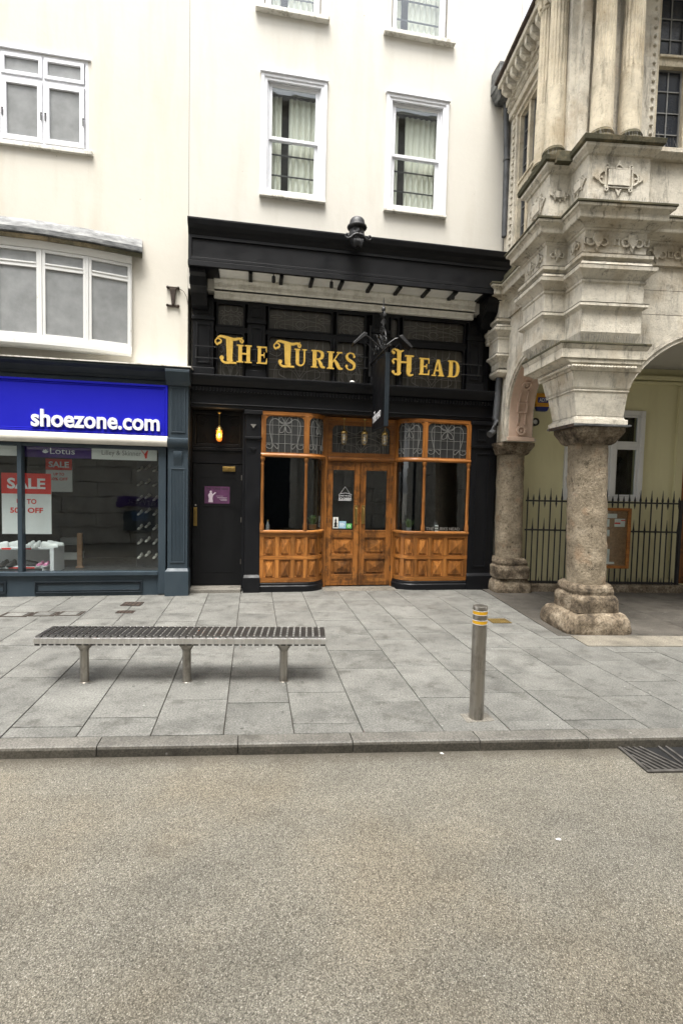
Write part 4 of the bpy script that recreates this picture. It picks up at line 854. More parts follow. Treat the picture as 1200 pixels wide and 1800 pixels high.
# ---- oak bay windows with curved corners
def bay(path, flat, door_side, parent, cols):
    S = path.len
    root = path.sweep(MB(), [(-.12, -.02), (.03, -.02), (.035, .10), (.02, .115), (.02, .15), (.0, .165), (-.12, .165)]).build('bay_plinth', 'black_paint', parent, smooth=25)
    xf = path.xf()
    path.sweep(MB(), [(-.05, .17), (-.012, .17), (-.012, 1.03), (-.05, 1.03)]).build('bay_board', 'oak_level', root, smooth=25)
    for z0, z1 in ((.17, .245), (.575, .64), (.975, 1.035)): path.sweep(MB(), [(-.02, z0), (.012, z0), (.012, z1), (-.02, z1)]).build('rail', 'oak_level', root, smooth=25)
    path.sweep(MB(), [(-.06, 1.037), (.03, 1.037), (.04, 1.05), (.04, 1.075), (.02, 1.09), (-.06, 1.09)]).build('bay_sill', 'oak_level', root, smooth=25)
    for a, b in zip(cols, cols[1:]):
        for z0, z1 in ((.245, .575), (.64, .975)):
            # raised and fielded pyramid panel
            n = 6; vs = []; fs = []
            s0, s1 = a+.04, b-.04; z0_, z1_ = z0+.012, z1-.012
            rings = [(0, -.004), (.028, -.012), (.034, .010), (.045, .010)]
            R_ = []
            for ins, o in rings:
                ring = [(s0+ins+(s1-s0-2*ins)*i/n, z0_+ins) for i in range(n)]+[(s1-ins, z0_+ins)]+[(s1-ins-(s1-s0-2*ins)*i/n, z1_-ins) for i in range(n)]+[(s0+ins, z1_-ins)]
                R_.append(len(vs)); vs += [(s_, -o, z_) for s_, z_ in ring]
            k = 2*n+2
            for q in range(3): fs += [(R_[q]+i, R_[q]+(i+1) % k, R_[q+1]+(i+1) % k, R_[q+1]+i) for i in range(k)]
            vs.append(((s0+s1)/2, -.034, (z0_+z1_)/2)); fs += [(R_[3]+i, R_[3]+(i+1) % k, len(vs)-1) for i in range(k)]
            MB(xf).add(vs, fs).build('raised_panel', 'oak_panel', root)
    for s_ in cols:
        e = .035; a, b = max(0, s_-e), min(S, s_+e); mb = MB(xf)
        for z0, z1 in ((.246, .574), (.641, .974)): mb.box(a, b, -.010, .02, z0, z1)
        mb.build('stile', 'oak_upright', root, bevel=.003)
    # transom, head
    path.sweep(MB(), [(-.06, 2.365), (.01, 2.365), (.035, 2.385), (.035, 2.405), (.015, 2.43), (-.06, 2.43)]).build('transom', 'oak_level', root, smooth=25)
    path.sweep(MB(), [(-.06, 3.09), (.01, 3.09), (.01, 3.148), (-.06, 3.148)]).build('head_rail', 'oak_level', root, smooth=25)
    ends = [0.03, flat, S-.03] if door_side == 'R' else [.03, S-flat, S-.03]
    for s_ in ends:
        x, y = path.pos(s_, .0)
        MB().lathe([(.038, 0), (.038, .09), (.034, .1), (.034, .12), (.026, .14), (.03, .3), (.026, 1.12), (.03, 1.14), (.03, 1.155), (.024, 1.17), (.024, 1.20), (.036, 1.22), (.042, 1.25), (.042, 1.275)], x, y, 12, 1.09).build('oak_column', 'oak_upright', root, smooth=35)
        MB(xf).box(max(0, s_-.035), min(S, s_+.035), -.012, .05, 2.43, 3.09).build('upper_mullion', 'oak_upright', root, bevel=.004)
    for a, b in zip(ends, ends[1:]):
        p = MB(xf); k = max(1, int((b-a)/.05))
        for i in range(k): p.box(a+(b-a)*i/k, a+(b-a)*(i+1)/k, .016, .021, 1.09, 2.365)
        p.build('pane', 'clear_glass', root, weld=True)
        round_frame(a+.03, b-.03, 2.43, 3.09, .018, .08, -.002, .04, 'light_frame', 'oak_upright', root, xf=xf, bevel=0)
        A, B, C_, D_ = a+.048, b-.048, 2.448, 3.072; W_ = B-A; H_ = D_-C_
        U = [[(.12, .2), (.03, .22), (.02, .14), (.1, .1), (.18, .16), (.16, .3), (.1, .6), (.12, .85), (.25, .93), (.4, .84), (.47, .82)], [(.88, .2), (.97, .22), (.98, .14), (.9, .1), (.82, .16), (.84, .3), (.9, .6), (.88, .85), (.75, .93), (.6, .84), (.53, .82)], [(.5, .8), (.4, .98), (.33, .88), (.42, .8), (.5, .8)], [(.5, .8), (.6, .98), (.67, .88), (.58, .8), (.5, .8)], [(.5, .8), (.38, .68), (.36, .56), (.46, .58), (.5, .72), (.54, .58), (.64, .56), (.62, .68), (.5, .8)], [(.2, .22), (.3, .1), (.33, .2), (.27, .24)], [(.8, .22), (.7, .1), (.67, .2), (.73, .24)]]
        leaded(A, B, C_, D_, .02, root, 'lead_came', 'leaded_dark_glass', 5 if W_ > .5 else 4, 3, [[(A+u_*W_, C_+v*H_) for u_, v in spline(c, 5)] for c in U], .0095, xf=xf)
    return root
LP = Path([(.115, 0), (.5, 0), (.90, 0)]+arc(.90, .35, .35, -90, 0, 10)[1:])
bay(LP, .785, 'R', pub, [.03, .30, .575, .80, 1.06, LP.len-.03])
RP = Path(arc(2.97, .35, .35, 180, 270, 10)+[(3.4, 0), (3.955, 0)])
bay(RP, .885, 'L', pub, [.03, .28, .52, .80, 1.10, RP.len-.03-.0])
# ---- oak double doors with transom light
MB().box(1.25, 1.325, .33, .42, .0, 3.15).box(2.545+.03, 2.62, .33, .42, 0, 3.15).build('door_post', 'oak_upright', pub, bevel=.006)
MB().box(1.326, 2.574, .31, .42, 2.345, 2.43).box(1.326, 2.574, .29, .35, 2.37, 2.41).build('door_transom', 'oak_level', pub, bevel=.006)
MB().box(1.326, 2.574, .33, .42, 3.08, 3.15).build('door_head_rail', 'oak_level', pub, bevel=.006)
tl = round_frame(1.327, 2.573, 2.431, 3.079, .075, .10, .335, .40, 'transom_light', 'oak_level', pub)
leaded(1.402, 2.498, 2.506, 3.004, .37, tl, 'dull_came', 'leaded_dark_glass', 11, 2, flower(1.45, 2.45, 2.51, 2.98), .009)
for a, b, hx in ((1.33, 1.945, 1.88), (1.955, 2.57, 2.02)):
    d = MB().box(a, a+.105, .345, .39, .03, 2.34).box(b-.105, b, .345, .39, .03, 2.34).build('oak_leaf', 'oak_door', pub, bevel=.004)
    for z0, z1 in ((.03, .235), (.53, .62), (.93, 1.07), (2.185, 2.34)): MB().box(a+.106, b-.106, .346, .389, z0, z1).build('door_rail', 'oak_door_level', d, bevel=.004)
    for z0, z1 in ((.235, .53), (.62, .93)):
        mb = MB(lambda x, y, z: (x, z, y)); A, B = a+.106, b-.106; cx = (A+B)/2; cz = (z0+z1)/2
        vs = []
        for ins, y in ((0, .372), (.04, .375), (.05, .352), (.065, .352)): vs += [(A+ins, y, z0+ins), (B-ins, y, z0+ins), (B-ins, y, z1-ins), (A+ins, y, z1-ins)]
        vs.append((cx, .33, cz)); fs = [(4*q+i, 4*q+(i+1) % 4, 4*q+4+(i+1) % 4, 4*q+4+i) for q in range(3) for i in range(4)]+[(12+i, 12+(i+1) % 4, 16) for i in range(4)]
        MB().add(vs, fs).build('raised_panel', 'oak_door', d)
    MB().box(a+.106, b-.106, .366, .372, 1.07, 2.185).build('pane', 'clear_glass', d)
    MB().box(hx-.032, hx+.032, .336, .3445, 1.19, 1.54).build('handle_plate', 'brass', d, bevel=.003)
    MB().tube([(hx, .34, 1.24), (hx, .295, 1.26), (hx, .295, 1.47), (hx, .34, 1.49)], .011, 8).build('pull_handle', 'brass', d, smooth=60)
    for z in (.3, 1.2, 2.0): MB().lathe([(.009, 0), (.009, .1)], a if a < 1.5 else b, .343, 8, z).build('hinge', 'iron_black', d)
# ---- striped threshold strip
th = MB().box(1.25, 2.62, -.04, .42, -.03, .008).build('threshold', 'threshold_stone', pub, bevel=.004)
for i in range(17):
    x = 1.33+i*.075; MB().slab([(x, -.02), (x+.035, -.02), (x+.035-.10, .22), (x-.10, .22)], .0085, .013).build('white_strip', 'border_stone', th)
# ---- dark bar room behind the glass
MB().box(-.0, 4.45, 2.6, 2.7, -.05, 3.6).box(-.0, 4.45, .46, 2.6, 3.2, 3.3).box(-.10, .0, .46, 2.7, -.05, 3.6).box(4.36, 4.45, .46, 2.7, -.05, 3.6).build('bar_room_wall', 'dark_interior', pub)
MB().box(-.0, 4.45, .46, 2.6, -.05, .02).build('bar_room_floor', 'dark_interior', pub)
for P_ in (LP, RP): P_.sweep(MB(), [(-.28, .98), (-.07, .98), (-.07, 1.045), (-.28, 1.045)]).build('window_board', 'dark_interior', pub)
text('THE TURKS HEAD', 3.14, 3.80, 1.105, 1.165, .012, 'dull_came', 'window_lettering', pub, ex=.0008, bold=.012)
rebase(pub, (1.7, 0, 0))

# ================================================================== THINGS ON THE PUB FRONT
from mathutils import noise as mnoise
t = thing('carved_head', 'black carved head with hat and curled moustache on the pub canopy', 'carving', (1.585, -.58, 5.72))
t.scale = (1.12, 1.12, 1.12)
def gauss(a, b, ca, cb, sa, sb): return math.exp(-((a-ca)/sa)**2-((b-cb)/sb)**2)
vs = []; fs = []; nu, nv = 40, 30
for j in range(nv+1):
    ph = math.pi*j/nv
    for i in range(nu):
        th = 2*math.pi*i/nu; sx = math.sin(ph)
        x, y, z = .115*sx*math.sin(th), -.125*sx*math.cos(th), .175*math.cos(ph)
        u_ = x/.1; v = z/.16; front = max(0, math.cos(th))
        d = .038*gauss(u_, v, 0, .05, .17, .22)+.02*gauss(u_, v, 0, -.06, .26, .12)+.018*gauss(abs(u_), v, .42, .40, .3, .1)-.024*gauss(abs(u_), v, .42, .22, .2, .1)+.012*gauss(abs(u_), v, .42, .2, .1, .06)+.016*gauss(abs(u_), v, .6, -.05, .22, .2)
        d += .022*gauss(u_, v, 0, -.72, .75, .35)*(1+.35*math.sin(u_*16))-.012*gauss(u_, v, 0, -.42, .3, .06)
        wv = 1-.25*max(0, -v-.3)
        vs.append((x*wv, y-d*front, z+.215))
for j in range(nv):
    for i in range(nu): fs.append((j*nu+i, j*nu+(i+1) % nu, (j+1)*nu+(i+1) % nu, (j+1)*nu+i))
MB().add(vs, fs).build('face', 'carved_black', t, smooth=80)
MB().lathe([(.10, .285), (.135, .295), (.145, .312), (.138, .332), (.118, .338), (.112, .37), (.103, .41), (.085, .435), (.05, .452), (.01, .458)], 0, -.025, 24).build('hat', 'carved_black', t, smooth=50)
mb = MB()
for s_ in (-1, 1):
    P = spline([(s_*.005, -.155, .165), (s_*.06, -.16, .150), (s_*.115, -.15, .105), (s_*.165, -.14, .10), (s_*.185, -.14, .13), (s_*.165, -.145, .155), (s_*.14, -.15, .14), (s_*.15, -.155, .122)], 6)
    mb.tube(P, [.02-.008*i/len(P) for i in range(len(P))], 8)
mb.build('moustache', 'carved_black', t, smooth=60)
mb = MB()
for k in range(7): x = -.06+.02*k; mb.tube(spline([(x, -.13, .13), (x*1.1, -.15, .07), (x*.7, -.135, .0-.01*abs(3-k)+.02)], 4), [.014, .014, .013, .013, .012, .010, .008, .006, .004], 6)
mb.build('beard', 'carved_black', t, smooth=60)

# hanging sign
t = thing('hanging_sign', 'black projecting sign board on wrought iron bracket in front of the letters', 'sign', (2.03, .04, 2.86))
MB().box(-.03, .03, -1.12, -.29, .0, 1.12).build('board', 'black_paint', t, bevel=.004); MB().box(-.036, .036, -1.135, -1.121, -.01, 1.13).box(-.036, .036, -1.12, -.29, -.012, -.001).build('board_edge', 'dark_slate_paint', t, bevel=.003)
sx = lambda x, y, z: (-.0305+y, -.28-x, z+x*.12-.02)
text('THE', .12, .24, .25, .30, .0, 'white_letter', 'lettering', t, .0008, .0, xf=sx); text('TURKS HEAD', .06, .60, .12, .235, .0, 'white_letter', 'lettering', t, .0008, .012, xf=sx)
MB().tube([(0, .04, 1.22), (0, -1.25, 1.22)], .018, 8).tube([(0, .04, 1.75), (0, -.35, 1.62), (0, -.8, 1.24)], .012, 8).box(-.04, .04, .02, .05, 1.0, 1.9).box(-.012, .012, -1.0, -.97, 1.12, 1.22).box(-.012, .012, -.45, -.42, 1.12, 1.22).build('bracket_arm', 'iron_black', t)
mb = MB()
def scroll(c, r, turns, s_, z_): return [(0, c[0]+s_*r*(1-.8*k/24)*math.cos(turns*2*math.pi*k/24), c[1]+r*(1-.8*k/24)*math.sin(turns*2*math.pi*k/24)) for k in range(25)]
for c, r, s_ in (((-.55, 1.42), .17, 1), ((-.85, 1.42), .13, -1), ((-.25, 1.38), .12, 1), ((-.72, 1.62), .12, 1), ((-.78, 1.80), .08, -1), ((-.95, 1.34), .09, 1)): mb.tube(scroll(c, r, 1.4, s_, 0), .010, 6)
mb.build('scrollwork', 'iron_black', t, smooth=60)
mb = MB()
for k in range(5): mb.prism([(-.05, 1.30+.13*k), (.0, 1.26+.13*k), (.05, 1.30+.13*k), (.0, 1.38+.13*k)], -.80-.006*(k % 2), -.78)
for k in range(4): mb.tube([(0, -.78, 1.36+.13*k), (.05*(-1)**k, -.80, 1.42+.13*k), (.02*(-1)**k, -.82, 1.47+.13*k)], .012, 5)
mb.build('iron_leaf', 'iron_black', t)
MB().tube([(0, -.78, 1.22), (0, -.78, 2.02)], .010, 6).lathe([(.01, 1.86), (.035, 1.90), (.03, 1.93), (.01, 1.95), (.006, 2.06), (.001, 2.1)], 0, -.78, 8).build('finial', 'iron_black', t, smooth=40)
for s_, hx in ((-1, 'left'), (1, 'right')):
    MB().tube([(0, -.7, 1.30), (s_*.22, -.72, 1.47), (s_*.34, -.74, 1.50)], .010, 6).build('lamp_arm', 'iron_black', t)
    P = [(s_*.26, 1.495), (s_*.32, 1.515), (s_*.50, 1.335), (s_*.475, 1.305), (s_*.27, 1.47)]
    MB().prism(P, -.83, -.65).build('sign_lamp', 'iron_black', t, bevel=.008)
MB().tube([(-.3, -.74, 1.4), (-.12, -.76, 1.22)], .004, 5).tube([(.3, -.74, 1.4), (.12, -.76, 1.22)], .004, 5).build('stay_wire', 'iron_black', t)

# lanterns
def lantern(loc, drop, lit, label):
    t = thing('lantern', label, 'lantern', loc, 0, None if lit else 'unlit brass lanterns over the oak doors'); t.scale = (.88, .88, .95)
    MB().lathe([(.001, .285), (.02, .28), (.03, .262), (.055, .245), (.068, .225), (.072, .20), (.066, .195), (.0, .195)], 0, 0, 18).build('cap', 'brass', t, smooth=40)
    MB().lathe([(.010, .0), (.045, .012), (.055, .04), (.058, .19), (.05, .19), (.047, .045), (.036, .02), (.01, .012)], 0, 0, 18).build('glass_shade', 'amber_glass' if lit else 'lamp_glass', t, smooth=60)
    mb = MB()
    for k in range(4):
        a = R(45+90*k); c, s_ = math.cos(a), math.sin(a); mb.tube([(.066*c, .066*s_, .2), (.066*c, .066*s_, .06), (.05*c, .05*s_, .005), (.0, .0, -.01)], .004, 5)
    for z in (.07, .135): mb.tube([(.066*math.cos(R(20*k)), .066*math.sin(R(20*k)), z) for k in range(18)], .0035, 5, True)
    mb.build('cage', 'brass', t, smooth=60)
    MB().lathe([(.012, .07), (.022, .1), (.018, .14), (.01, .19)], 0, 0, 10).build('bulb', 'bulb_glow' if lit else 'white_print', t, smooth=60)
    MB().tube([(0, 0, .28), (0, 0, .28+drop)], .006, 6).build('stem', 'brass', t); MB().lathe([(.012, .25+drop), (.04, .27+drop), (.045, .285+drop)], 0, 0, 12).build('ceiling_rose', 'brass', t, smooth=40)
    if lit:
        ld = bpy.data.lights.new('bulb_light', 'POINT'); ld.energy = 1.6; ld.color = (1, .6, .25); ld.shadow_soft_size = .03
        lo = bpy.data.objects.new('bulb_light', ld); col.objects.link(lo); lo.parent = t; lo.location = (0, -.09, .11)
lantern((-.60, .14, 2.61), .24, True, 'lit amber lantern above the black side door')
for x, n in ((1.595, 'left'), (1.975, 'middle'), (2.355, 'right')): lantern((x, .20, 2.655), .20, False, n+' one of the three unlit brass lanterns over the oak doors')

# poster on the black door
t = thing('door_poster', 'purple poster with a pale figure on the black side door', 'poster', (-.635, .296, 1.53))
MB().box(-.245, .245, -.004, 0, -.05, .35).build('backing', 'black_door_paint', t); MB().box(-.215, .215, -.008, -.0045, 0, .30).build('sheet', 'poster_purple', t)
for z0, z1, x0, x1 in ((.10, .106, .0, .17), (.075, .08, .04, .17), (.055, .06, .06, .17), (.13, .134, -.02, .1)): MB().box(x0, x1, -.0095, -.0085, z0, z1).build('print_line', 'poster_pale', t)
text('THE TURKS HEAD', -.19, .19, .245, .28, -.0095, 'iron_black', parent=t, ex=.0005, bold=.01)
mb = MB().prism([(-.15, .02), (-.07, .02), (-.08, .09), (-.07, .15), (-.09, .185), (-.13, .185), (-.155, .15), (-.14, .09)], -.0098, -.0086)
mb.prism([(-.11+.018*math.cos(R(30*k)), .205+.022*math.sin(R(30*k))) for k in range(12)], -.0102, -.0086); mb.prism([(-.07, .14), (-.02, .19), (-.035, .2), (-.08, .16)], -.0101, -.0086); mb.build('printed_figure', 'poster_pale', t)
# closed sign and stickers on the oak door glass
t = thing('closed_sign', 'black and white CLOSED sign hanging inside the left oak door', 'sign', (1.67, .358, 1.61))
MB().prism([(-.13, .02), (-.11, .0), (.11, .0), (.13, .02), (.12, .08), (.13, .13), (.06, .15), (.0, .16), (-.06, .15), (-.13, .13), (-.12, .08)], -.003, 0).build('plaque', 'black_door_paint', t)
text('CLOSED', -.105, .105, .02, .065, -.0045, 'white_letter', parent=t, ex=.0005, bold=.015); text('SORRY WE ARE', -.1, .1, .085, .11, -.0045, 'white_letter', parent=t, ex=.0005)
P = [(-.12, .012), (-.105, .01), (.105, .01), (.12, .02), (.11, .08), (.12, .125), (.06, .142), (.0, .152), (-.06, .142), (-.12, .125), (-.11, .08), (-.12, .012)]
MB().ribbon(P, .005, -.0044, -.0032).build('border_line', 'white_letter', t); MB().tube([(-.09, 0, .14), (0, 0, .27), (.09, 0, .14)], .0025, 5).build('chain', 'white_letter', t)
for nm, lb, x0, x1, z0, z1, mt in (('window_sticker', 'white sticker with dark pillar drawing low on the left oak door', 1.455, 1.555, 1.10, 1.31, 'paper_white'), ('window_sticker', 'pale blue sticker low on the left oak door', 1.565, 1.70, 1.10, 1.235, 'sticker_blue'), ('window_sticker', 'green square sticker low on the left oak door', 1.708, 1.81, 1.10, 1.19, 'sticker_green')):
    t = thing(nm, lb, 'sticker', ((x0+x1)/2, .364, z0)); hw = (x1-x0)/2; h = z1-z0
    MB().box(-hw, hw, -.003, 0, 0, h).build('sheet', mt, t)
    if mt == 'paper_white': MB().prism([(-.035, .02), (.035, .02), (.02, .06), (.03, .09), (.012, .12), (.018, .15), (0, .19), (-.018, .15), (-.012, .12), (-.03, .09), (-.02, .06)], -.0045, -.0032).build('print', 'iron_black', t)
    elif mt == 'sticker_blue': MB().box(-.05, .03, -.0042, -.0032, .09, .1).box(-.05, .045, -.0042, -.0032, .065, .075).box(-.05, .02, -.0042, -.0032, .04, .05).build('print', 'white_letter', t)
    else: MB().ring(0, h/2, .018, .026, -.0045, -.0032, 0, 360, 16).build('print', 'white_letter', t)
# small things behind the bay glass
def pot_plant(loc, label, sq):
    t = thing('potted_plant', label, 'plant', loc, 0, 'plants in the bay windows')
    if sq: MB().frustum((-.06, .06, -.05, .05, 0), (-.07, .07, -.06, .06, .085)).build('pot', 'oak_level', t, bevel=.004)
    else: MB().lathe([(.042, 0), (.055, .085), (.048, .085), (.045, .07)], 0, 0, 16).build('pot', 'terracotta_grey', t, smooth=40)
    mb = MB(); q = random.Random(3)
    for k in range(70):
        a = q.uniform(0, 6.283); r0 = q.uniform(0, .04); l = q.uniform(.09, .19); sp = q.uniform(.02, .12); c, s_ = math.cos(a), math.sin(a); wd = .006; p0 = Vector((r0*c, r0*s_, .07)); p1 = p0+Vector((sp*.4*c, sp*.4*s_, l*.7)); p2 = p0+Vector((sp*c, sp*s_, l)); n_ = Vector((-s_, c, 0))*wd
        mb.add([tuple(p0-n_), tuple(p0+n_), tuple(p1+n_), tuple(p1-n_), tuple(p2)], [(0, 1, 2, 3), (3, 2, 4)])
    mb.build('leaves', 'leaf_green', t, recalc=False)
pot_plant((1.06, .28, 1.095), 'grassy plant in a square wooden pot in the left bay window', True); pot_plant((2.86, .17, 1.06), 'spiky green plant in a small round grey pot in the right bay window', False)
t = thing('bottle', 'black and white bottle standing on the right bay window sill', 'bottle', (3.35, .08, 1.05)); MB().lathe([(.05, 0), (.055, .02), (.055, .13), (.03, .17), (.028, .22), (.03, .23)], 0, 0, 14).build('body', 'shoe_black', t, smooth=40)
for k in range(3): MB().box(-.03, .03, -.058, -.0555, .03+.05*k, .055+.05*k).build('label_print', 'white_print', t)
t = thing('bottle', 'small patterned tin on the left bay window sill', 'tin', (.25, .08, 1.05)); MB().lathe([(.03, 0), (.032, .12), (.02, .15), (.012, .19)], 0, 0, 14).build('body', 'grey_print', t, smooth=40)
MB().lathe([(.013, .185), (.015, .215), (.006, .22)], 0, 0, 10).build('lid', 'brass', t, smooth=40)

# ================================================================== STONE HALL (right)
hall = thing('stone_hall', 'weathered limestone arcaded hall with granite columns on the right', 'building', (4.08, -2.92, 0), R(-6.5))
HB = lambda m_, name, mat='limestone', par=None, **k: m_.build(name, mat, par or hall, **k)
def stack(prof, n=44, amp=.006, seed=0, fq=5):    # rounded-square rings: (cx, cy, hx, hy, exponent, z)
    vs = []; fs = []
    for cx, cy, hx, hy, e, z in prof:
        for k in range(n):
            a = 2*math.pi*(k+.5)/n; c, s_ = math.cos(a), math.sin(a)
            x = cx+hx*math.copysign(abs(c)**(2/e), c); y = cy+hy*math.copysign(abs(s_)**(2/e), s_)
            d = amp*mnoise.fractal(Vector((x*fq+seed, y*fq, z*fq)), 1.0, 2.0, 4); vs.append((x+d*c*2, y+d*s_*2, z+d*.6))
    for i in range(len(prof)-1): fs += [(i*n+k, i*n+(k+1) % n, (i+1)*n+(k+1) % n, (i+1)*n+k) for k in range(n)]
    fs += [tuple(range(n-1, -1, -1)), tuple(range(len(vs)-n, len(vs)))]
    return MB().add(vs, fs)
def dens(prof, k=5):
    out = []
    for a, b in zip(prof, prof[1:]): out += [tuple(p+(q-p)*i/k for p, q in zip(a, b)) for i in range(k)]
    return out+[prof[-1]]
def granite_column(cx, cy, lean, s, seed, pl=.46):
    c2 = cx-lean
    base = stack(dens([(cx, cy, pl*s, (pl-.03)*s, 9, -.03), (cx, cy, (pl+.005)*s, (pl-.02)*s, 9, .05), (cx, cy, (pl-.01)*s, (pl-.04)*s, 8, .17), (cx, cy, (pl-.06)*s, (pl-.09)*s, 8, .245), (cx, cy, min(.33, pl-.08)*s, min(.31, pl-.1)*s, 8, .275)], 4), 64, .012, seed, 4).build('column_plinth', 'stained_granite', hall, smooth=50)
    stack(dens([(cx, cy, .325*s, .325*s, 7, .27), (cx, cy, .325*s, .325*s, 7, .43), (cx, cy, .315*s, .315*s, 6, .47), (cx, cy, .285*s, .285*s, 6, .50), (cx, cy, .30*s, .30*s, 5, .55), (cx, cy, .29*s, .29*s, 5, .60), (cx, cy, .265*s, .265*s, 4, .635)], 4), 64, .010, seed+2, 5).build('column_base', 'stained_granite', base, smooth=50)
    stack(dens([(cx, cy, .236*s, .236*s, 2.5, .63), (cx-lean*.5, cy, .240*s, .240*s, 2.5, 1.55), (c2, cy, .236*s, .236*s, 2.5, 2.55)], 24), 56, .006, seed+5, 6).build('column_shaft', 'granite', base, smooth=60)
    stack(dens([(c2, cy, .265*s, .265*s, 3, 2.53), (c2, cy, .275*s, .275*s, 6, 2.555), (c2, cy, .29*s, .29*s, 8, 2.60), (c2, cy, .32*s, .32*s, 9, 2.65), (c2, cy, .345*s, .345*s, 9, 2.69), (c2, cy, .345*s, .345*s, 9, 2.745)], 3), 56, .005, seed+8).build('column_capital', 'stained_granite', base, smooth=40)
granite_column(.46, .43, .075, 1.0, 1); granite_column(.33, 2.86, .04, .98, 9, .355)
granite_column(3.82, .43, .0, 1.0, 20)
# impost over the front column
cx, cy = .345, .42
imp = MB().frustum((cx-.36, cx+.36, cy-.36, cy+.36, 2.775), (cx-.36, cx+.36, cy-.36, cy+.36, 2.84)).frustum((cx-.34, cx+.34, cy-.34, cy+.34, 2.84), (cx-.32, cx+.32, cy-.32, cy+.32, 2.88)).frustum((cx-.32, cx+.32, cy-.32, cy+.32, 2.88), (cx-.38, cx+.34, cy-.36, cy+.36, 3.19)).box(cx-.40, cx+.35, cy-.37, cy+.38, 3.19, 3.215).frustum((cx-.39, cx+.345, cy-.36, cy+.38, 3.215), (cx-.41, cx+.36, cy-.375, cy+.38, 3.24)).frustum((cx-.40, cx+.36, cy-.365, cy+.4, 3.24), (cx-.44, cx+.42, cy-.40, cy+.44, 3.44))
imp = HB(imp, 'impost', bevel=.006)
MB().box(cx-.375, cx+.40, cy-.375, cy+.36, 2.748, 2.774).build('lead_flashing', 'lead_sheet', imp, bevel=.004)
MB().box(cx-.378, cx-.376, cy-.378, cy+.3, 2.735, 2.775).build('rust_edge', 'rusty_iron', imp)
mb = MB()
for i in range(22): mb.ball((-.115+i*.039, -.032, 3.487), .021, 8, 6)
for i in range(22): mb.ball((-.152, .0+i*.039, 3.487), .021, 8, 6)
HB(mb, 'bead_row', par=imp, smooth=60, kind='stuff')
HB(MB().frustum((-.12, .80, .0, .92, 3.44), (-.14, .82, -.02, .92, 3.53)).frustum((-.15, .80, -.03, 1.0, 3.53), (-.24, .80, -.03, 1.05, 3.585)).box(-.275, .85, -.045, 1.09, 3.585, 3.70).frustum((-.275, .85, -.045, 1.09, 3.70), (-.30, .875, -.07, 1.11, 3.755)), 'abacus', 'stained_limestone', imp, bevel=.005)
HB(MB().box(-.305, .88, -.075, 1.115, 3.755, 3.785), 'abacus_top', 'mossy_limestone', imp, bevel=.006)
# stepped piers: left block, front block, and the mouldings that run round them
core = HB(MB().box(-.29, .03, .48, 1.14, 3.95, 6.2).box(.008, .81, .06, .55, 3.95, 6.2).frustum((-.2, .03, .55, 1.05, 3.785), (-.29, .03, .48, 1.14, 3.95)).frustum((.05, .75, .12, .55, 3.785), (.008, .81, .06, .55, 3.95)), 'pier_core')
PR = Path([(.045, 1.15), (-.30, 1.15), (-.30, .47), (0, .47), (0, .05), (.82, .05), (.82, .34)])
PF = Path([(-.14, 3.0), (-.14, 2.55), (.02, 2.55), (.02, 1.15), (-.30, 1.15), (-.30, .47), (0, .47), (0, .05), (.82, .05), (.82, .30), (4.6, .30)])
PK = Path([(-.14, 3.0), (-.14, 2.55), (.06, 2.55)])
for P in (PR, PK):
    HB(P.sweep(MB(), [(-.2, 3.93), (-.08, 3.93), (-.05, 3.95), (-.02, 3.99), (-.02, 4.03), (-.05, 4.06), (-.065, 4.07), (-.065, 4.075), (-.2, 4.075)]), 'torus_moulding', 'stained_limestone', core, smooth=30)
    HB(P.sweep(MB(), [(-.2, 4.076), (-.055, 4.076), (-.055, 4.185), (-.03, 4.20), (-.01, 4.23), (.03, 4.255), (.045, 4.265), (.045, 4.30), (.0, 4.315), (-.2, 4.315)]), 'band_moulding', par=core, smooth=25)
    HB(P.sweep(MB(), [(-.1, 4.317), (.0, 4.317), (.0, 4.56), (.018, 4.565), (.018, 4.60), (-.1, 4.60)]), 'block_course', par=core, bevel=.008)
    HB(P.sweep(MB(), [(-.1, 4.601), (.0, 4.601), (.02, 4.63), (.055, 4.67), (.10, 4.70), (.105, 4.745), (.06, 4.76), (.05, 4.80), (.02, 4.83), (.03, 4.845), (.06, 4.86), (.065, 4.90), (.02, 4.93), (-.1, 4.93)]), 'architrave', par=core, smooth=22)
for P in (PR, PK):
    for o_, z in ((.046, 4.301), (.106, 4.746), (.066, 4.901)): HB(P.sweep(MB(), [(-.05, z), (o_, z), (o_+.003, z+.004), (o_-.012, z+.012), (-.05, z+.016)]), 'ledge_moss', 'mossy_limestone', core)
mb = MB()
for i in range(9): x = .06+i*.085; mb.box(x, x+.035, .088, .106, 4.09, 4.17); (mb.ring(x+.06, 4.13, .012, .034, .09, .106, 0, 360, 8) if i % 2 == 0 else None)
HB(mb, 'rosette_band', par=core)
HB(PF.sweep(MB(), [(-.1, 4.931), (.0, 4.931), (.0, 5.20), (.02, 5.21), (.03, 5.23), (-.1, 5.23)]), 'frieze', par=core, bevel=.004)
HB(PF.sweep(MB(), [(-.1, 5.231), (.04, 5.231), (.06, 5.25), (.12, 5.275), (.16, 5.28), (.165, 5.30), (.165, 5.36), (.19, 5.39), (.215, 5.40), (.22, 5.43), (-.1, 5.44)]), 'cornice', 'stained_limestone', core, bevel=.005)
HB(PF.sweep(MB(), [(-.1, 5.441), (.225, 5.432), (.232, 5.436), (.232, 5.462), (.0, 5.53), (-.1, 5.53)]), 'cornice_weathering', 'mossy_limestone', core, bevel=.005)
HB(PR.sweep(MB(), [(-.1, 5.50), (-.005, 5.50), (-.005, 6.13), (.02, 6.14), (.03, 6.16), (.07, 6.19), (.08, 6.20), (.08, 6.235), (-.1, 6.235)]), 'pedestal', par=core, bevel=.004)
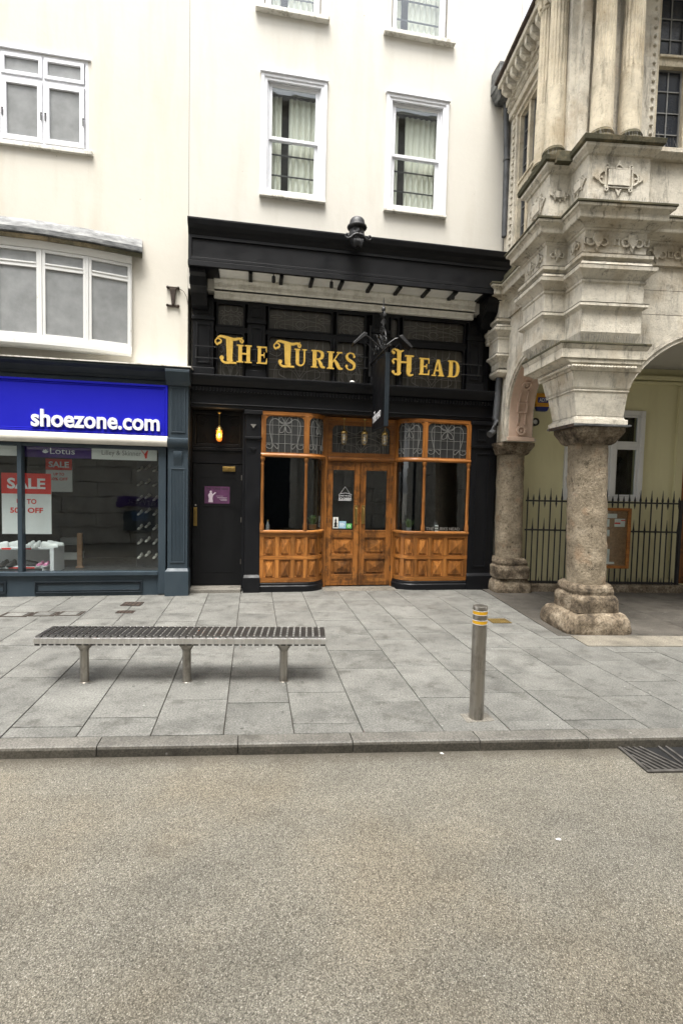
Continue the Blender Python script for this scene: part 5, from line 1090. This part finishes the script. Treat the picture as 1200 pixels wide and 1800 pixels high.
HB(PR.sweep(MB(), [(-.3, 6.236), (.085, 6.236), (.11, 6.25), (.12, 6.31), (.02, 6.335), (-.3, 6.335)]), 'pedestal_cap', 'mossy_limestone', core, bevel=.004)
HB(MB().box(-.28, .8, .3, 1.12, 6.2, 6.33), 'pedestal_top', 'mossy_limestone', core)
# shields on the frieze, cartouches on the pedestal
def shield(mb, cx, cz, s, y):
    mb.prism([(cx-.055*s, cz+.085*s), (cx+.055*s, cz+.085*s), (cx+.06*s, cz), (cx, cz-.09*s), (cx-.06*s, cz)], y-.035, y)
    for q in (-1, 1): mb.ring(cx+q*.085*s, cz-.005, .032*s, .058*s, y-.022, y, 0, 360, 14)
    mb.prism([(cx-.03*s, cz+.085*s), (cx, cz+.125*s), (cx+.03*s, cz+.085*s)], y-.024, y); mb.prism([(cx-.03*s, cz-.07*s), (cx, cz-.125*s), (cx+.03*s, cz-.07*s)], y-.021, y)
def cart(mb, cx, cz, s, y):
    mb.frame(cx-.20*s, cx+.20*s, cz-.135*s, cz+.135*s, .022*s, y-.022, y); mb.box(cx-.155*s, cx+.155*s, y-.03, y, cz-.105*s, cz+.105*s)
    for q in (-1, 1):
        mb.ring(cx+q*.20*s, cz, .07*s, .095*s, y-.018, y, -90 if q > 0 else 90, 90 if q > 0 else 270, 10)
        mb.prism([(cx+q*.29*s, cz-.05*s), (cx+q*.36*s, cz), (cx+q*.29*s, cz+.05*s), (cx+q*.305*s, cz)], y-.019, y); mb.box(cx+q*.25*s-.015, cx+q*.25*s+.03*s, y-.017, y, cz-.012, cz+.012)
        mb.prism([(cx-.05*s, cz+q*.135*s), (cx, cz+q*.245*s), (cx+.05*s, cz+q*.135*s), (cx, cz+q*.17*s)], y-.02, y); mb.ring(cx+q*.17*s, cz-.155*s, .012*s, .03*s, y-.021, y, 0, 360, 8); mb.ring(cx+q*.17*s, cz+.155*s, .012*s, .03*s, y-.0215, y, 0, 360, 8)
def one(fn, name, *a, xf=None, **k):
    mb = MB(xf); fn(mb, *a); return HB(mb, name, par=core, **k)
for x, y, q_ in ((.16, .05, 1.05), (.62, .05, 1.05), (-.15, .47, .7))+tuple((x, .30, 1.0) for x in (1.12, 1.5, 1.9, 2.3, 2.7, 3.1)): one(shield, 'frieze_shield', x, 5.075, q_, y, bevel=.003)
for x, y in ((.38, .05), (.775, .05), (-.02, .05))+tuple((x+.155, .30) for x in (1.12, 1.5, 1.9, 2.3, 2.7, 3.1)): HB(MB().frame(x, x+.07, 5.03, 5.12, .015, y-.022, y), 'frieze_square', par=core, bevel=.003)
for y0, xx in ((.26, .0), (.66, -.30), (.92, -.30), (1.6, .02), (2.1, .02)): one(shield, 'frieze_shield', y0, 5.075, .8, xx, xf=lambda x, y, z: (y, x, z))
one(cart, 'cartouche', .40, 5.86, .92, .055, bevel=.003); one(cart, 'cartouche', -.15, 5.86, .38, .475, bevel=.003)
for y0, q_, xx in ((.26, .5, .005), (.82, .75, -.295)): one(cart, 'cartouche', y0, 5.86, q_, xx, xf=lambda x, y, z: (y, x, z), bevel=.003)
# bird spikes
mb = MB(); q = random.Random(4)
def spikes(p0, p1, n, h):
    for k in range(n):
        f = k/(n-1); p = [a+(b-a)*f for a, b in zip(p0, p1)]; d = (q.uniform(-.03, .03), q.uniform(-.03, .03), h*q.uniform(.7, 1))
        mb.tube([tuple(p), tuple(a+b for a, b in zip(p, d))], .0018, 3)
for a, b, n in (((.0, .03, 3.785), (.85, .03, 3.785), 34), ((-.25, 1.05, 3.785), (-.25, .1, 3.785), 30)): spikes(a, b, n, .15)
for a, b, n in (((.02, -.03, 6.32), (.86, -.03, 6.32), 34), ((-.36, .40, 6.32), (-.06, .40, 6.32), 12), ((.9, .28, 6.46), (1.5, .28, 6.46), 16), ((.0, -.08, 5.47), (.95, -.08, 5.47), 40), ((.95, .2, 5.47), (1.8, .2, 5.47), 34), ((-.42, .4, 5.47), (-.1, .4, 5.47), 14)): spikes(a, b, n, .10)
HB(mb, 'bird_spikes', 'dull_came', core, kind='stuff', recalc=False)
# front arcade wall and arch
A0 = arc(2.1, 2.65, 1.41, 176, 4, 40)
fa = HB(MB().prism([(.62, 2.78)]+A0+[(3.58, 2.78), (4.6, 2.78), (4.6, 4.96), (.62, 4.96)], .34, .76), 'arcade_wall')
for r0, r1, y in ((1.405, 1.46, .315), (1.46, 1.50, .295), (1.50, 1.56, .318)): HB(MB().ring(2.1, 2.65, r0, r1, y, .345, 3, 177, 48), 'archivolt', par=fa, smooth=40)
mb = MB()
for z in (4.3, 4.62): mb.box(.85, 1.9, .3385, .3405, z, z+.004)
HB(mb, 'stone_joint', 'rusty_iron', fa)
MB().box(3.46, 4.18, .06, .8, 2.776, 3.6).build('second_impost', 'limestone', hall, bevel=.02)
# side arcade wall, pink soffit with strapwork
SW = lambda x, y, z: (y, x, z)
A1 = arc(1.6, 3.2, .86, 0, 180, 28)
sa = HB(MB(SW).prism([(2.98, 2.78), (2.46, 2.78)]+A1+[(.74, 2.95), (.5, 2.95), (.5, 4.96), (2.98, 4.96)], .05, .52), 'side_arcade_wall')
for r0, r1, x in ((.855, .90, .03), (.90, .93, .012), (.93, .98, .032)): HB(MB(SW).ring(1.6, 3.2, r0, r1, x, .055, 0, 180, 30), 'side_archivolt', par=sa, smooth=40)
HB(MB(SW).box(2.455, 2.50, .03, .055, 2.80, 3.2).box(2.50, 2.53, .012, .055, 2.80, 3.2).box(2.53, 2.58, .032, .055, 2.80, 3.2).box(2.41, 2.62, .0, .56, 2.755, 2.80).box(2.43, 2.6, .015, .54, 2.80, 2.83), 'side_jamb_moulding', par=sa)
so = MB(SW).box(2.446, 2.459, .08, .50, 2.832, 3.2).ring(1.6, 3.2, .846, .859, .08, .50, 0, 150, 30).build('pink_soffit', 'pink_plaster', sa, smooth=40)
MB(SW).box(2.40, 2.46, .04, .53, 2.757, 2.83).build('soffit_foot', 'pink_plaster', sa, bevel=.01)
SP = Path([(2.446, 2.83), (2.446, 3.2)]+arc(1.6, 3.2, .846, 0, 140, 30)[1:])
def sxf(x, y, z):     # x across, y out of the soffit, z along it
    p = SP.pos(z, y); n_ = SP.pos(z, y+1e-3); return (x, p[0], p[1])
def sxf2(x, y, z): p = SP.pos(z, -y if True else y); return (x, p[0], p[1])
mb = MB(sxf2)
for k, s0 in enumerate((.12, .52, .92, 1.32)):
    (mb.ring(.29, s0, .05, .085, .0, .035, 0, 360, 18) if k % 2 == 0 else mb.frame(.20, .38, s0-.09, s0+.09, .028, .0, .035))
    mb.box(.215, .235, .0, .028, s0+.10, s0+.30); mb.box(.345, .365, .0, .0281, s0+.10, s0+.30)
    if k % 2 == 0: mb.ring(.29, s0, .001, .03, .0, .02, 0, 360, 12)
MB(lambda *p: p).add(mb.v, mb.f).build('strapwork', 'pink_plaster', so)
# back wall of the portico with window and door
bw = MB().wall(.3, 8, -.05, 4.5, 3.1, 3.3, [(1.5, 2.95, 1.76, 3.42), (3.85, 5.1, .1, 2.6)]).build('portico_wall', 'yellow_render', hall)
MB().box(.3, 8, 3.02, 3.1, 3.98, 4.03).box(.3, 8, 2.96, 3.1, 4.05, 4.12).build('portico_cornice', 'yellow_render', bw, bevel=.006); MB().box(3.66, 3.80, 3.04, 3.1, .2, 3.96).build('portico_pier', 'yellow_render', bw, bevel=.005)
MB().box(.52, 8, .76, 3.1, 4.28, 4.4).build('portico_ceiling', 'portico_plaster', hall)
MB().box(7.8, 8, .7, 3.1, 0, 4.3).build('portico_end_wall', 'yellow_render', hall)
wf = MB().frame(1.44, 3.01, 1.72, 3.47, .09, 3.05, 3.16).box(1.53, 2.92, 3.075, 3.16, 2.76, 2.84).box(2.36, 2.46, 3.06, 3.16, 1.81, 3.38).build('back_window', 'old_white_paint', bw, bevel=.006)
for a, b in ((1.53, 2.36), (2.46, 2.92)):
    for z0, z1 in ((1.81, 2.76), (2.84, 3.38)):
        MB().frame(a+.003, b-.003, z0+.003, z1-.003, .035, 3.09, 3.14).build('sash', 'old_white_paint', wf, bevel=.004); MB().box(a+.03, b-.03, 3.11, 3.116, z0+.03, z1-.03).build('pane', 'clear_glass', wf)
        g = MB()
        for k in (1, 2): x = a+(b-a)*k/3; g.box(x-.006, x+.006, 3.17, 3.18, z0, z1)
        g.build('window_bar', 'iron_black', wf)
MB().box(1.4, 3.1, 4.0, 4.1, 1.5, 3.6).box(1.4, 1.45, 3.3, 4.0, 1.5, 3.6).box(3.05, 3.1, 3.3, 4.0, 1.5, 3.6).box(1.4, 3.1, 3.3, 4.0, 3.5, 3.6).box(1.4, 3.1, 3.3, 4.0, 1.5, 1.6).build('office_room', 'room_dark', bw)
MB().box(3.86, 5.09, 3.18, 3.25, .1, 2.59).build('oak_entrance', 'oak_door', bw)
for k in range(4): MB().box(3.88+k*.3, 4.14+k*.3, 3.15, 3.18, .15, 2.5).build('entrance_board', 'oak_door', bw, bevel=.006)
MB().box(.62, 3.75, 2.68, 3.1, -.02, .145).build('railing_plinth', 'stained_granite', hall, bevel=.02)
# upper storey
uf = MB().wall(.02, 4.6, 5.4, 10.2, .50, .82, [(1.13, 4.2, 6.5, 9.2)]); HB(uf, 'upper_front_wall')
HB(MB().box(.9, 4.6, .36, .5, 5.5, 6.38), 'apron_wall'); HB(MB().box(.86, 4.6, .24, .56, 6.36, 6.42).frustum((.88, 4.6, .30, .5, 6.30), (.86, 4.6, .24, .5, 6.36)), 'upper_sill', bevel=.006)
us = MB(SW).wall(.82, 3.05, 5.4, 9.3, .02, .3, [(1.36, 2.5, 6.1, 8.35)]); HB(us, 'upper_side_wall')
HB(MB().box(.3, 4.6, .82, 3.05, 9.25, 9.4).box(.02, 4.6, 2.9, 3.05, 4.4, 9.3).box(4.5, 4.6, .8, 3.0, 4.4, 9.3), 'upper_shell', 'roof_slate')
HB(MB().box(.31, 4.5, 1.9, 2.0, 5.5, 9.2).box(.31, 4.5, .83, 1.9, 5.6, 5.7), 'upper_room', 'room_dark')
def stone_window(x0, x1, z0, z1, tr, y, n, par, xf=None):
    f = HB(MB(xf).frame(x0, x1, z0, z1, .05, y-.03, y+.14).box(x0+.05, x1-.05, y-.02, y+.12, tr, tr+.13).box(x0+.05, x1-.05, y-.045, y-.02, tr+.10, tr+.135), 'mullioned_window', 'column_limestone', par, bevel=.006)
    w_ = (x1-x0-.1)/n
    for i in range(n):
        if i: HB(MB(xf).box(x0+.05+i*w_-.04, x0+.05+i*w_+.04, y-.022, y+.125, z0+.05, z1-.05), 'mullion', 'column_limestone', f, bevel=.006)
        for a, b in ((z0+.05, tr), (tr+.13, z1-.05)):
            X0, X1 = x0+.05+i*w_+(.04 if i else 0), x0+.05+(i+1)*w_-(.04 if i < n-1 else 0)
            MB(xf).box(X0, X1, y+.06, y+.066, a, b).build('pane', 'dark_pane', f); g = MB(xf); g.box((X0+X1)/2-.008, (X0+X1)/2+.008, y+.045, y+.059, a, b); rows = max(1, round((b-a)/.26))
            for k in range(1, rows): z = a+(b-a)*k/rows; g.box(X0, X1, y+.046, y+.058, z-.007, z+.007)
            g.frame(X0, X1, a, b, .02, y+.04, y+.06); g.build('leaded_bar', 'lead_came', f)
stone_window(1.13, 4.2, 6.5, 9.2, 7.68, .56, 7, hall); stone_window(1.36, 2.5, 6.1, 8.35, 7.05, .09, 3, hall, SW)
mb = MB()
for k in range(24): mb.ball((1.085, .495, 6.52+k*.115), .024, 8, 5)
HB(mb, 'stud_row', smooth=50, kind='stuff')
mb = MB()
for k in range(28): mb.box(-.005, .02, 2.56, 2.63, 5.75+k*.115, 5.81+k*.115)
HB(mb, 'quoin_blocks', kind='stuff')
def upper_column(cx, cy, r, z0, zt):
    b = HB(MB().lathe([(r*1.32, 0), (r*1.32, .06), (r*1.25, .07), (r*1.30, .10), (r*1.25, .135), (r*1.1, .15), (r*1.2, .185), (r*1.1, .215), (r, .235)], cx, cy, 24, z0), 'column_foot', 'mossy_limestone', smooth=40)
    vs = []; fs = []; n = 64; Z = [z0+.23, z0+.5, z0+.95, z0+1.02, z0+1.021, z0+1.06, z0+1.5, zt-.3]
    for j, z in enumerate(Z):
        rr = r*(1-.14*(z-z0)/(zt-z0))*(1.04 if j < 4 else 1)
        for k in range(n): a = 2*math.pi*k/n; m_ = rr*((1-.13*(1 if k % 4 in (1, 2) else 0)) if j > 4 else 1); vs.append((cx+m_*math.cos(a), cy+m_*math.sin(a), z))
    for j in range(len(Z)-1): fs += [(j*n+k, j*n+(k+1) % n, (j+1)*n+(k+1) % n, (j+1)*n+k) for k in range(n)]
    HB(MB().add(vs, fs), 'fluted_shaft', 'column_limestone', b, smooth=25)
    mb = MB().lathe([(r*.9, 0), (r*.98, .02), (r*.9, .04), (r*.92, .15), (r*1.2, .27), (r*1.2, .3)], cx, cy, 20, zt-.3).box(cx-r*1.3, cx+r*1.3, cy-r*1.3, cy+r*1.3, zt, zt+.05)
    for k in range(8):
        a = 2*math.pi*k/8; c, s_ = math.cos(a), math.sin(a); mb.tube([(cx+r*.9*c, cy+r*.9*s_, zt-.25), (cx+r*1.12*c, cy+r*1.12*s_, zt-.12), (cx+r*1.35*c, cy+r*1.35*s_, zt-.06), (cx+r*1.3*c, cy+r*1.3*s_, zt-.1)], [.03, .03, .022, .012], 6)
        if k % 2: mb.ball((cx+r*1.3*c, cy+r*1.3*s_, zt-.03), .045, 8, 6)
    HB(mb, 'leaf_capital', 'column_limestone', b, smooth=50)
for x, y in ((.28, .30), (.66, .30)): upper_column(x, y, .135, 6.335, 9.0)
for x, y in ((-.16, .68), (-.16, 1.0)): upper_column(x, y, .13, 6.335, 8.95)
HB(MB().box(.03, .16, .42, .5, 6.33, 9.2).box(.40, .55, .42, .5, 6.33, 9.2).box(-.06, .02, .52, .82, 6.33, 9.2), 'wall_strip')
eav = HB(MB(SW).box(.5, 2.95, -.06, .02, 8.54, 8.64).box(.5, 2.95, -.035, .02, 8.42, 8.54).box(.5, 2.62, -.30, .02, 8.84, 8.92).box(.5, 2.95, -.10, .02, 8.64, 8.84), 'side_eaves', bevel=.006)
for k in range(11): HB(MB(SW).box(.62+k*.185, .70+k*.185, -.26, -.10, 8.72, 8.838).frustum((.62+k*.185, .70+k*.185, -.18, -.10, 8.66), (.62+k*.185, .70+k*.185, -.26, -.10, 8.72)), 'modillion', par=eav, bevel=.01)
mb = MB(SW)
for k in range(20): mb.frame(.6+k*.115, .69+k*.115, 8.555, 8.62, .018, -.075, -.06)
HB(mb, 'fret_band', par=eav); HB(MB(SW).box(.45, 2.66, -.35, -.24, 8.92, 8.99), 'gutter', 'rusty_iron', eav, bevel=.02)
HB(MB().box(-.4, 4.7, -.15, .5, 9.06, 9.3).box(-.1, 4.7, .0, .5, 9.3, 9.8), 'main_entablature', bevel=.01)
HB(MB().box(-.3, .5, .5, 1.2, 9.01, 9.06), 'entablature_return')
HB(MB().box(4.2, 4.6, .3, .8, 0, 2.78), 'end_pier'); HB(MB().box(8.0, 24, .3, 3.2, -.05, 10.2).box(4.6, 24, .3, 3.2, 4.5, 10.2), 'unseen_street_wall')  # unseen street wall added beyond the end pier to shade the street end
HB(MB(SW).box(1.25, 2.55, -.12, .02, 5.53, 5.56).box(1.25, 2.55, -.12, -.10, 5.56, 5.62), 'balcony_ledge', 'mossy_limestone')

# railing
HR = R(-6.5)
t = thing('railing', 'black iron spear railing in front of the yellow portico wall', 'railing', (*gw(.6, 2.8), .145), HR)
for z in (.01, .995, 1.54): MB().box(0, 3.05, -.012, .012, z, z+.03).build('rail', 'iron_black', t)
tall = MB().tube([(0, 0, 0), (0, 0, 1.56)], .013, 8).lathe([(.013, 1.56), (.021, 1.60), (.012, 1.66), (.002, 1.80)], 0, 0, 8)
short = MB().tube([(0, 0, 0), (0, 0, .95)], .012, 8).lathe([(.012, .95), (.02, 1.02), (.012, 1.08), (.002, 1.24)], 0, 0, 8)
dart = MB().lathe([(.002, 1.43), (.018, 1.51), (.012, 1.55), (.018, 1.60), (.002, 1.68)], 0, 0, 8); foot = MB().lathe([(.012, 0), (.012, .05), (.002, .13)], 0, 0, 6)
pro = [tall.build('tall_bar', 'iron_black', t, smooth=40), short.build('short_bar', 'iron_black', t, smooth=40), dart.build('dart', 'iron_black', t, smooth=40), foot.build('foot_spike', 'iron_black', t)]
for k in range(14):
    for p, dx in zip(pro, (.035, .145, .145, .09)):
        o = p if k == 0 else p.copy()
        if k: col.objects.link(o)
        o.location.x = dx+k*.2185
MB().box(3.0, 3.05, -.025, .025, 0, 1.62).build('end_post', 'iron_black', t, bevel=.004)
# notice board
t = thing('notice_board', 'oak framed notice board with papers fixed to the railing', 'notice board', (*gw(2.12, 2.68), .47), HR)
MB().frame(-.42, .43, 0, 1.13, .055, -.05, .02).build('frame', 'oak_level', t, bevel=.006); MB().box(-.37, .38, -.01, .015, .05, 1.08).build('backing', 'cork', t)
for x0, x1, z0, z1 in ((-.2, .06, .10, .36), (-.05, .17, .94, 1.02), (.13, .33, .78, .93), (-.15, .04, .6, .72), (-.05, .03, .78, .92), (-.1, .16, .08, .12), (-.3, -.12, .8, 1.0), (-.32, -.2, .3, .6)):
    MB().box(x0, x1, -.014-.002*random.random(), -.0105, z0, z1).build('paper', 'paper_white', t)
MB().box(.13, .24, -.0172, -.0165, .83, .86).box(.25, .33, -.0172, -.0165, .89, .91).build('print_line', 'red_print', t); MB().box(-.36, .37, -.035, -.031, .06, 1.07).build('glass_door', 'clear_glass', t)
# alarm box
t = thing('alarm_box', 'yellow and blue ADT alarm box high on the yellow portico wall', 'alarm', (*gw(.94, 3.1), 3.40), HR)
P = [(-.08, 0), (.08, 0), (.16, .17), (.13, .33), (-.13, .33), (-.16, .17)]
MB().prism(P, -.09, 0).build('case', 'alarm_yellow', t, bevel=.012); MB().prism([(-.09, -.002), (.09, -.002), (.125, .075), (-.125, .075)], -.094, -.001).build('blue_foot', 'alarm_blue', t, bevel=.004)
MB().box(-.1, .1, -.0945, -.0905, .15, .25).build('badge', 'alarm_blue', t); text('ADT', -.075, .075, .165, .235, -.096, 'white_letter', parent=t, ex=.0005, bold=.012)
t = thing('wall_lamp', 'small round black bulkhead lamp below the alarm box', 'lamp', (*gw(.82, 3.1), 3.12), HR); MB().ring(0, .07, .045, .075, -.08, 0, 0, 360, 18).build('rim', 'iron_black', t); MB().ring(0, .07, .001, .045, -.06, 0, 0, 360, 14).build('lens', 'white_print', t)
# rainwater pipe
t = thing('downpipe', 'old lead rainwater pipe with hopper between pub and stone hall', 'pipe', (4.25, -.14, 2.86))
MB().frustum((-.10, .12, -.12, .10, 5.88), (-.17, .20, -.2, .12, 6.05)).box(-.18, .21, -.21, .12, 6.05, 6.42).build('hopper', 'lead_sheet', t, bevel=.012)
MB().tube([(.07, .0, 5.9), (.12, 0, 5.0), (.15, .02, 3.6)], .055, 12).build('upper_pipe', 'old_lead', t, smooth=50)
MB().tube([(.14, -.02, 2.5), (.15, -.02, 1.4), (.12, -.02, .75), (.09, -.03, .3), (.02, -.1, .08), (-.08, -.16, .02)], .058, 12).build('lower_pipe', 'old_lead', t, smooth=50)
for z, x in ((4.9, .125), (2.0, .145), (1.4, .15), (.75, .12)): MB().lathe([(.066, 0), (.066, .05)], x, -.0, 14, z).build('collar', 'lead_sheet', t, bevel=.005)
t = thing('stone_corbel', 'carved stone corbel at the right end of the pub front', 'corbel', (4.30, .02, 4.55))
MB().box(-.13, .12, -.10, .1, .40, .50).frustum((-.08, .08, -.02, .1, .0), (-.12, .11, -.09, .1, .40)).box(-.10, .09, -.07, .1, .06, .10).box(-.11, .10, -.085, .1, .22, .26).build('block', 'limestone', t, bevel=.015)
for z in (.14, .31): MB(SW).ring(-.06, z, .012, .035, -.11, .10, 0, 360, 10).build('scroll', 'limestone', t)

# ================================================================== STREET FURNITURE
BA = math.atan2(-.28, 2.59)
t = thing('bench', 'long backless stainless steel slatted bench on three legs', 'bench', (-.615, -3.80, 0), BA); t.scale = (1.025, 1, 1)
pts = [(-.245, .372), (-.25, .40), (-.246, .43), (-.232, .448), (-.21, .455), (0, .457), (.21, .455), (.232, .448), (.246, .43), (.25, .40)]
inn = [(-.238, .372), (-.243, .40), (-.239, .427), (-.228, .441), (-.21, .447), (0, .449), (.21, .447), (.228, .441), (.239, .427), (.243, .40)]
pts = [(y-math.copysign(.06, y) if y else 0, z) for y, z in pts]; inn = [(y-math.copysign(.06, y) if y else 0, z) for y, z in inn]
N = 43; sl = MB(); sl.xf = lambda a, b, c: (b, a, c)
n_ = len(pts); vs = [(y, -.021, z) for y, z in pts]+[(y, -.021, z) for y, z in inn]+[(y, .021, z) for y, z in pts]+[(y, .021, z) for y, z in inn]; fs = []
for i in range(n_-1): fs += [(i, i+1, 2*n_+i+1, 2*n_+i), (n_+i, n_+i+1, 3*n_+i+1, 3*n_+i), (i, i+1, n_+i+1, n_+i), (2*n_+i, 2*n_+i+1, 3*n_+i+1, 3*n_+i)]
fs += [(0, n_, 3*n_, 2*n_), (n_-1, 2*n_-1, 4*n_-1, 3*n_-1)]
sl = sl.add(vs, fs).build('slat', 'bench_slat_metal', t)
for k in range(N):
    o = sl if k == 0 else sl.copy()
    if k: col.objects.link(o)
    o.location.x = -1.275+k*2.55/(N-1)
for y in (-.1895, .1895): MB().box(-1.30, 1.30, y-.004 if y > 0 else y-.006, y+.006 if y > 0 else y+.004, .388, .443).build('edge_rail', 'bench_steel', t, bevel=.003)
for y in (-.11, -.035, .035, .11): MB().box(-1.29, 1.29, y-.010, y+.010, .425, .4475).build('support_rail', 'bench_steel', t, bevel=.003)
for x in (-1.295, 1.295): MB().box(x-.006, x+.006, -.18, .18, .385, .443).build('end_plate', 'bench_steel', t, bevel=.003)
for x in (-.90, .02, .915):
    l = MB().lathe([(.046, 0), (.038, .004), (.038, .30)], x, -.10, 18).build('leg', 'stainless', t, smooth=40)
    MB().lathe([(.038, .301), (.05, .325), (.08, .365), (.085, .385)], x, -.10, 18).box(x-.03, x+.03, -.17, .17, .385, .40).build('saddle', 'stainless', l, smooth=40)
t = thing('bollard', 'stainless steel bollard with two amber reflective bands', 'bollard', (1.84, -4.965, 0))
MB().lathe([(.0585, -.02), (.0585, .795)], 0, 0, 36).lathe([(.0585, .906), (.0585, .935), (.055, .942), (.05, .944), (.002, .944)], 0, 0, 36).lathe([(.0583, .827), (.0583, .874)], 0, 0, 36).build('post', 'stainless', t, smooth=40)
for z in (.797, .875): MB().lathe([(.0592, z+.003), (.0592, z+.026)], 0, 0, 36).build('reflective_band', 'amber_band', t, smooth=40)
mb = MB()
for z in (.7945, .8265, .8725, .9045): mb.lathe([(.0596, z), (.0596, z+.003)], 0, 0, 36)
mb.build('band_edge', 'white_print', t, smooth=40)
MB().box(-.11, .13, -.07, .08, -.02, .0035).build('base_plate', 'threshold_stone', t, bevel=.003)
# road gully
t = thing('gully_grate', 'iron road gully grate at the kerb', 'grate', (3.14, -5.585, -.08), R(-5.5))
MB().add([(-.34, -.19, .003), (.34, -.19, .003), (.34, .17, .003), (-.34, .17, .003)], [(0, 1, 2, 3)]).build('pit', 'void_dark', t, recalc=False)
mb = MB(); 
for a in ((-.36, .36, -.21, -.185), (-.36, .36, .165, .19), (-.36, -.335, -.185, .165), (.335, .36, -.185, .165), (-.04, -.022, -.185, .165), (.022, .04, -.185, .165)): mb.box(a[0], a[1], a[2], a[3], .002, .016)
mb.build('frame', 'grey_iron', t, bevel=.003)
bar = None
for s_ in (-1, 1):
    for k in range(6):
        x0 = s_*(.04+k*.05); x1 = s_*(.04+k*.05+.17); y0, y1 = (-.185, .165)
        if abs(x1) > .335: f = (.335-abs(x0))/(abs(x1)-abs(x0)); x1 = s_*.335; y1 = y0+(y1-y0)*f
        MB().slab([(x0, y0), (x0+s_*.02, y0), (x1+s_*.0, y1), (x1-s_*.02, y1)], .004, .014).build('grate_bar', 'grey_iron', t)
# covers in the paving
def cover(x0, x1, y0, y1, label, mat, nm='pavement_cover', bars=6):
    t = thing(nm, label, 'cover', ((x0+x1)/2, (y0+y1)/2, .001), R(-4)); hx, hy = (x1-x0)/2, (y1-y0)/2
    MB().box(-hx, hx, -hy, hy, -.02, .0035).build('plate', 'void_dark' if mat != 'paving_stone' else 'joint_dirt', t)
    MB().box(-hx, hx, -hy, -hy+.014, .0036, .007).box(-hx, hx, hy-.014, hy, .0036, .007).box(-hx, -hx+.014, -hy+.014, hy-.014, .0036, .007).box(hx-.014, hx, -hy+.014, hy-.014, .0036, .007).build('frame', mat if mat != 'paving_stone' else 'rusty_iron', t)
    for k in range(bars): x = -hx+.02+(2*hx-.04)*(k+.1)/bars; MB().box(x, x+(2*hx-.04)/bars*.75, -hy+.017, hy-.017, .0036, .0066).build('bar', mat, t)
cover(-1.96, -1.67, -.86, -.62, 'larger rusty iron cover in the paving before the shop', 'rusty_iron', bars=4); cover(-1.92, -1.68, -1.29, -1.15, 'smaller rusty iron cover in the paving before the shop', 'rusty_iron', bars=4)
cover(3.36, 3.64, -2.29, -2.06, 'yellow painted grid cover in the paving near the granite column', 'dirty_yellow', bars=7)
cover(-3.4, -3.04, -1.36, -1.14, 'leftmost of three inset stone service covers', 'paving_stone', bars=1); cover(-3.02, -2.70, -1.36, -1.14, 'middle one of three inset stone service covers', 'paving_stone', bars=1); cover(-2.68, -2.36, -1.36, -1.14, 'rightmost of three inset stone service covers', 'paving_stone', bars=1)

# ================================================================== OPPOSITE SIDE OF THE STREET (seen in the glass)
opp = thing('bank_building', 'tall stone bank building across the street seen only as a reflection', 'building', (0, -13, -.1))
H0 = []
for i in range(9): H0 += [(-17+i*4, -15.4+i*4, z, z+2.0) for z in (5.2, 8.7, 12.2)]
MB(lambda x, y, z: (x, -y, z)).wall(-20, 22, 3.9, 17.7, 0, .4, H0).build('upper_wall', 'opposite_wall', opp)
for i, (a, b, c, d) in enumerate(H0):
    f = MB().frame(a, b, c, d, .08, -.3, -.2).box(a, b, -.29, -.22, (c+d)/2-.03, (c+d)/2+.03).build('window', 'white_paint', opp); MB().box(a+.08, b-.08, -.26, -.25, c+.08, d-.08).build('pane', 'dark_pane', f); MB().box(a-.1, b+.1, -.1, .12, c-.14, c-.02).build('sill', 'opposite_wall', f)
MB().box(-20, 22, -6, -.4, 0, 17.5).build('building_mass', 'roof_slate', opp); MB().box(-20, 22, -.4, .45, 17.7, 18.0).box(-20, 22, -.1, .3, 3.75, 4.05).build('cornice', 'opposite_wall', opp)
for i in range(6):
    for j in range(14):
        x = -18+j*2.6+(1.3 if i % 2 else 0)
        if -1.0 < x+1.3 and x < 2.2 and i < 5: continue
        MB().box(x+.015, x+2.585, -.4, .03+.02*((i+j) % 2), .05+i*.62, .05+i*.62+.6).build('stone_block', 'opposite_base', opp, bevel=.02)
MB().box(-20, 22, -.5, -.05, 0, 3.8).build('ground_floor', 'opposite_base', opp); MB().box(.4, 1.55, -.1, .1, .1, 3.2).build('entrance', 'dark_slate_paint', opp); MB().box(.1, .4, -.1, .16, .1, 3.4).box(1.55, 1.85, -.1, .16, .1, 3.4).box(.0, 1.95, -.1, .2, 3.4, 3.7).build('door_surround', 'opposite_wall', opp)
MB().box(-5.5, -3.6, .06, .13, 1.55, 1.95).build('bank_sign', 'purple_print', opp); text('NatWest', -.62, .62, 1.63, 1.87, -.0, 'white_letter', 'lettering', opp, .004, xf=lambda x, y, z: (-4.45-x, .14, z))
MB().box(-5.2, -4.0, .06, .16, .55, 1.4).build('cash_machine', 'slate_paint', opp); MB().box(-4.9, -4.3, .16, .17, 1.0, 1.35).build('screen', 'blue_screen', opp)
text('No57', -.35, .35, 1.8, 2.0, 0, 'white_letter', 'lettering', opp, .004, xf=lambda x, y, z: (9.1-x, .10, z))
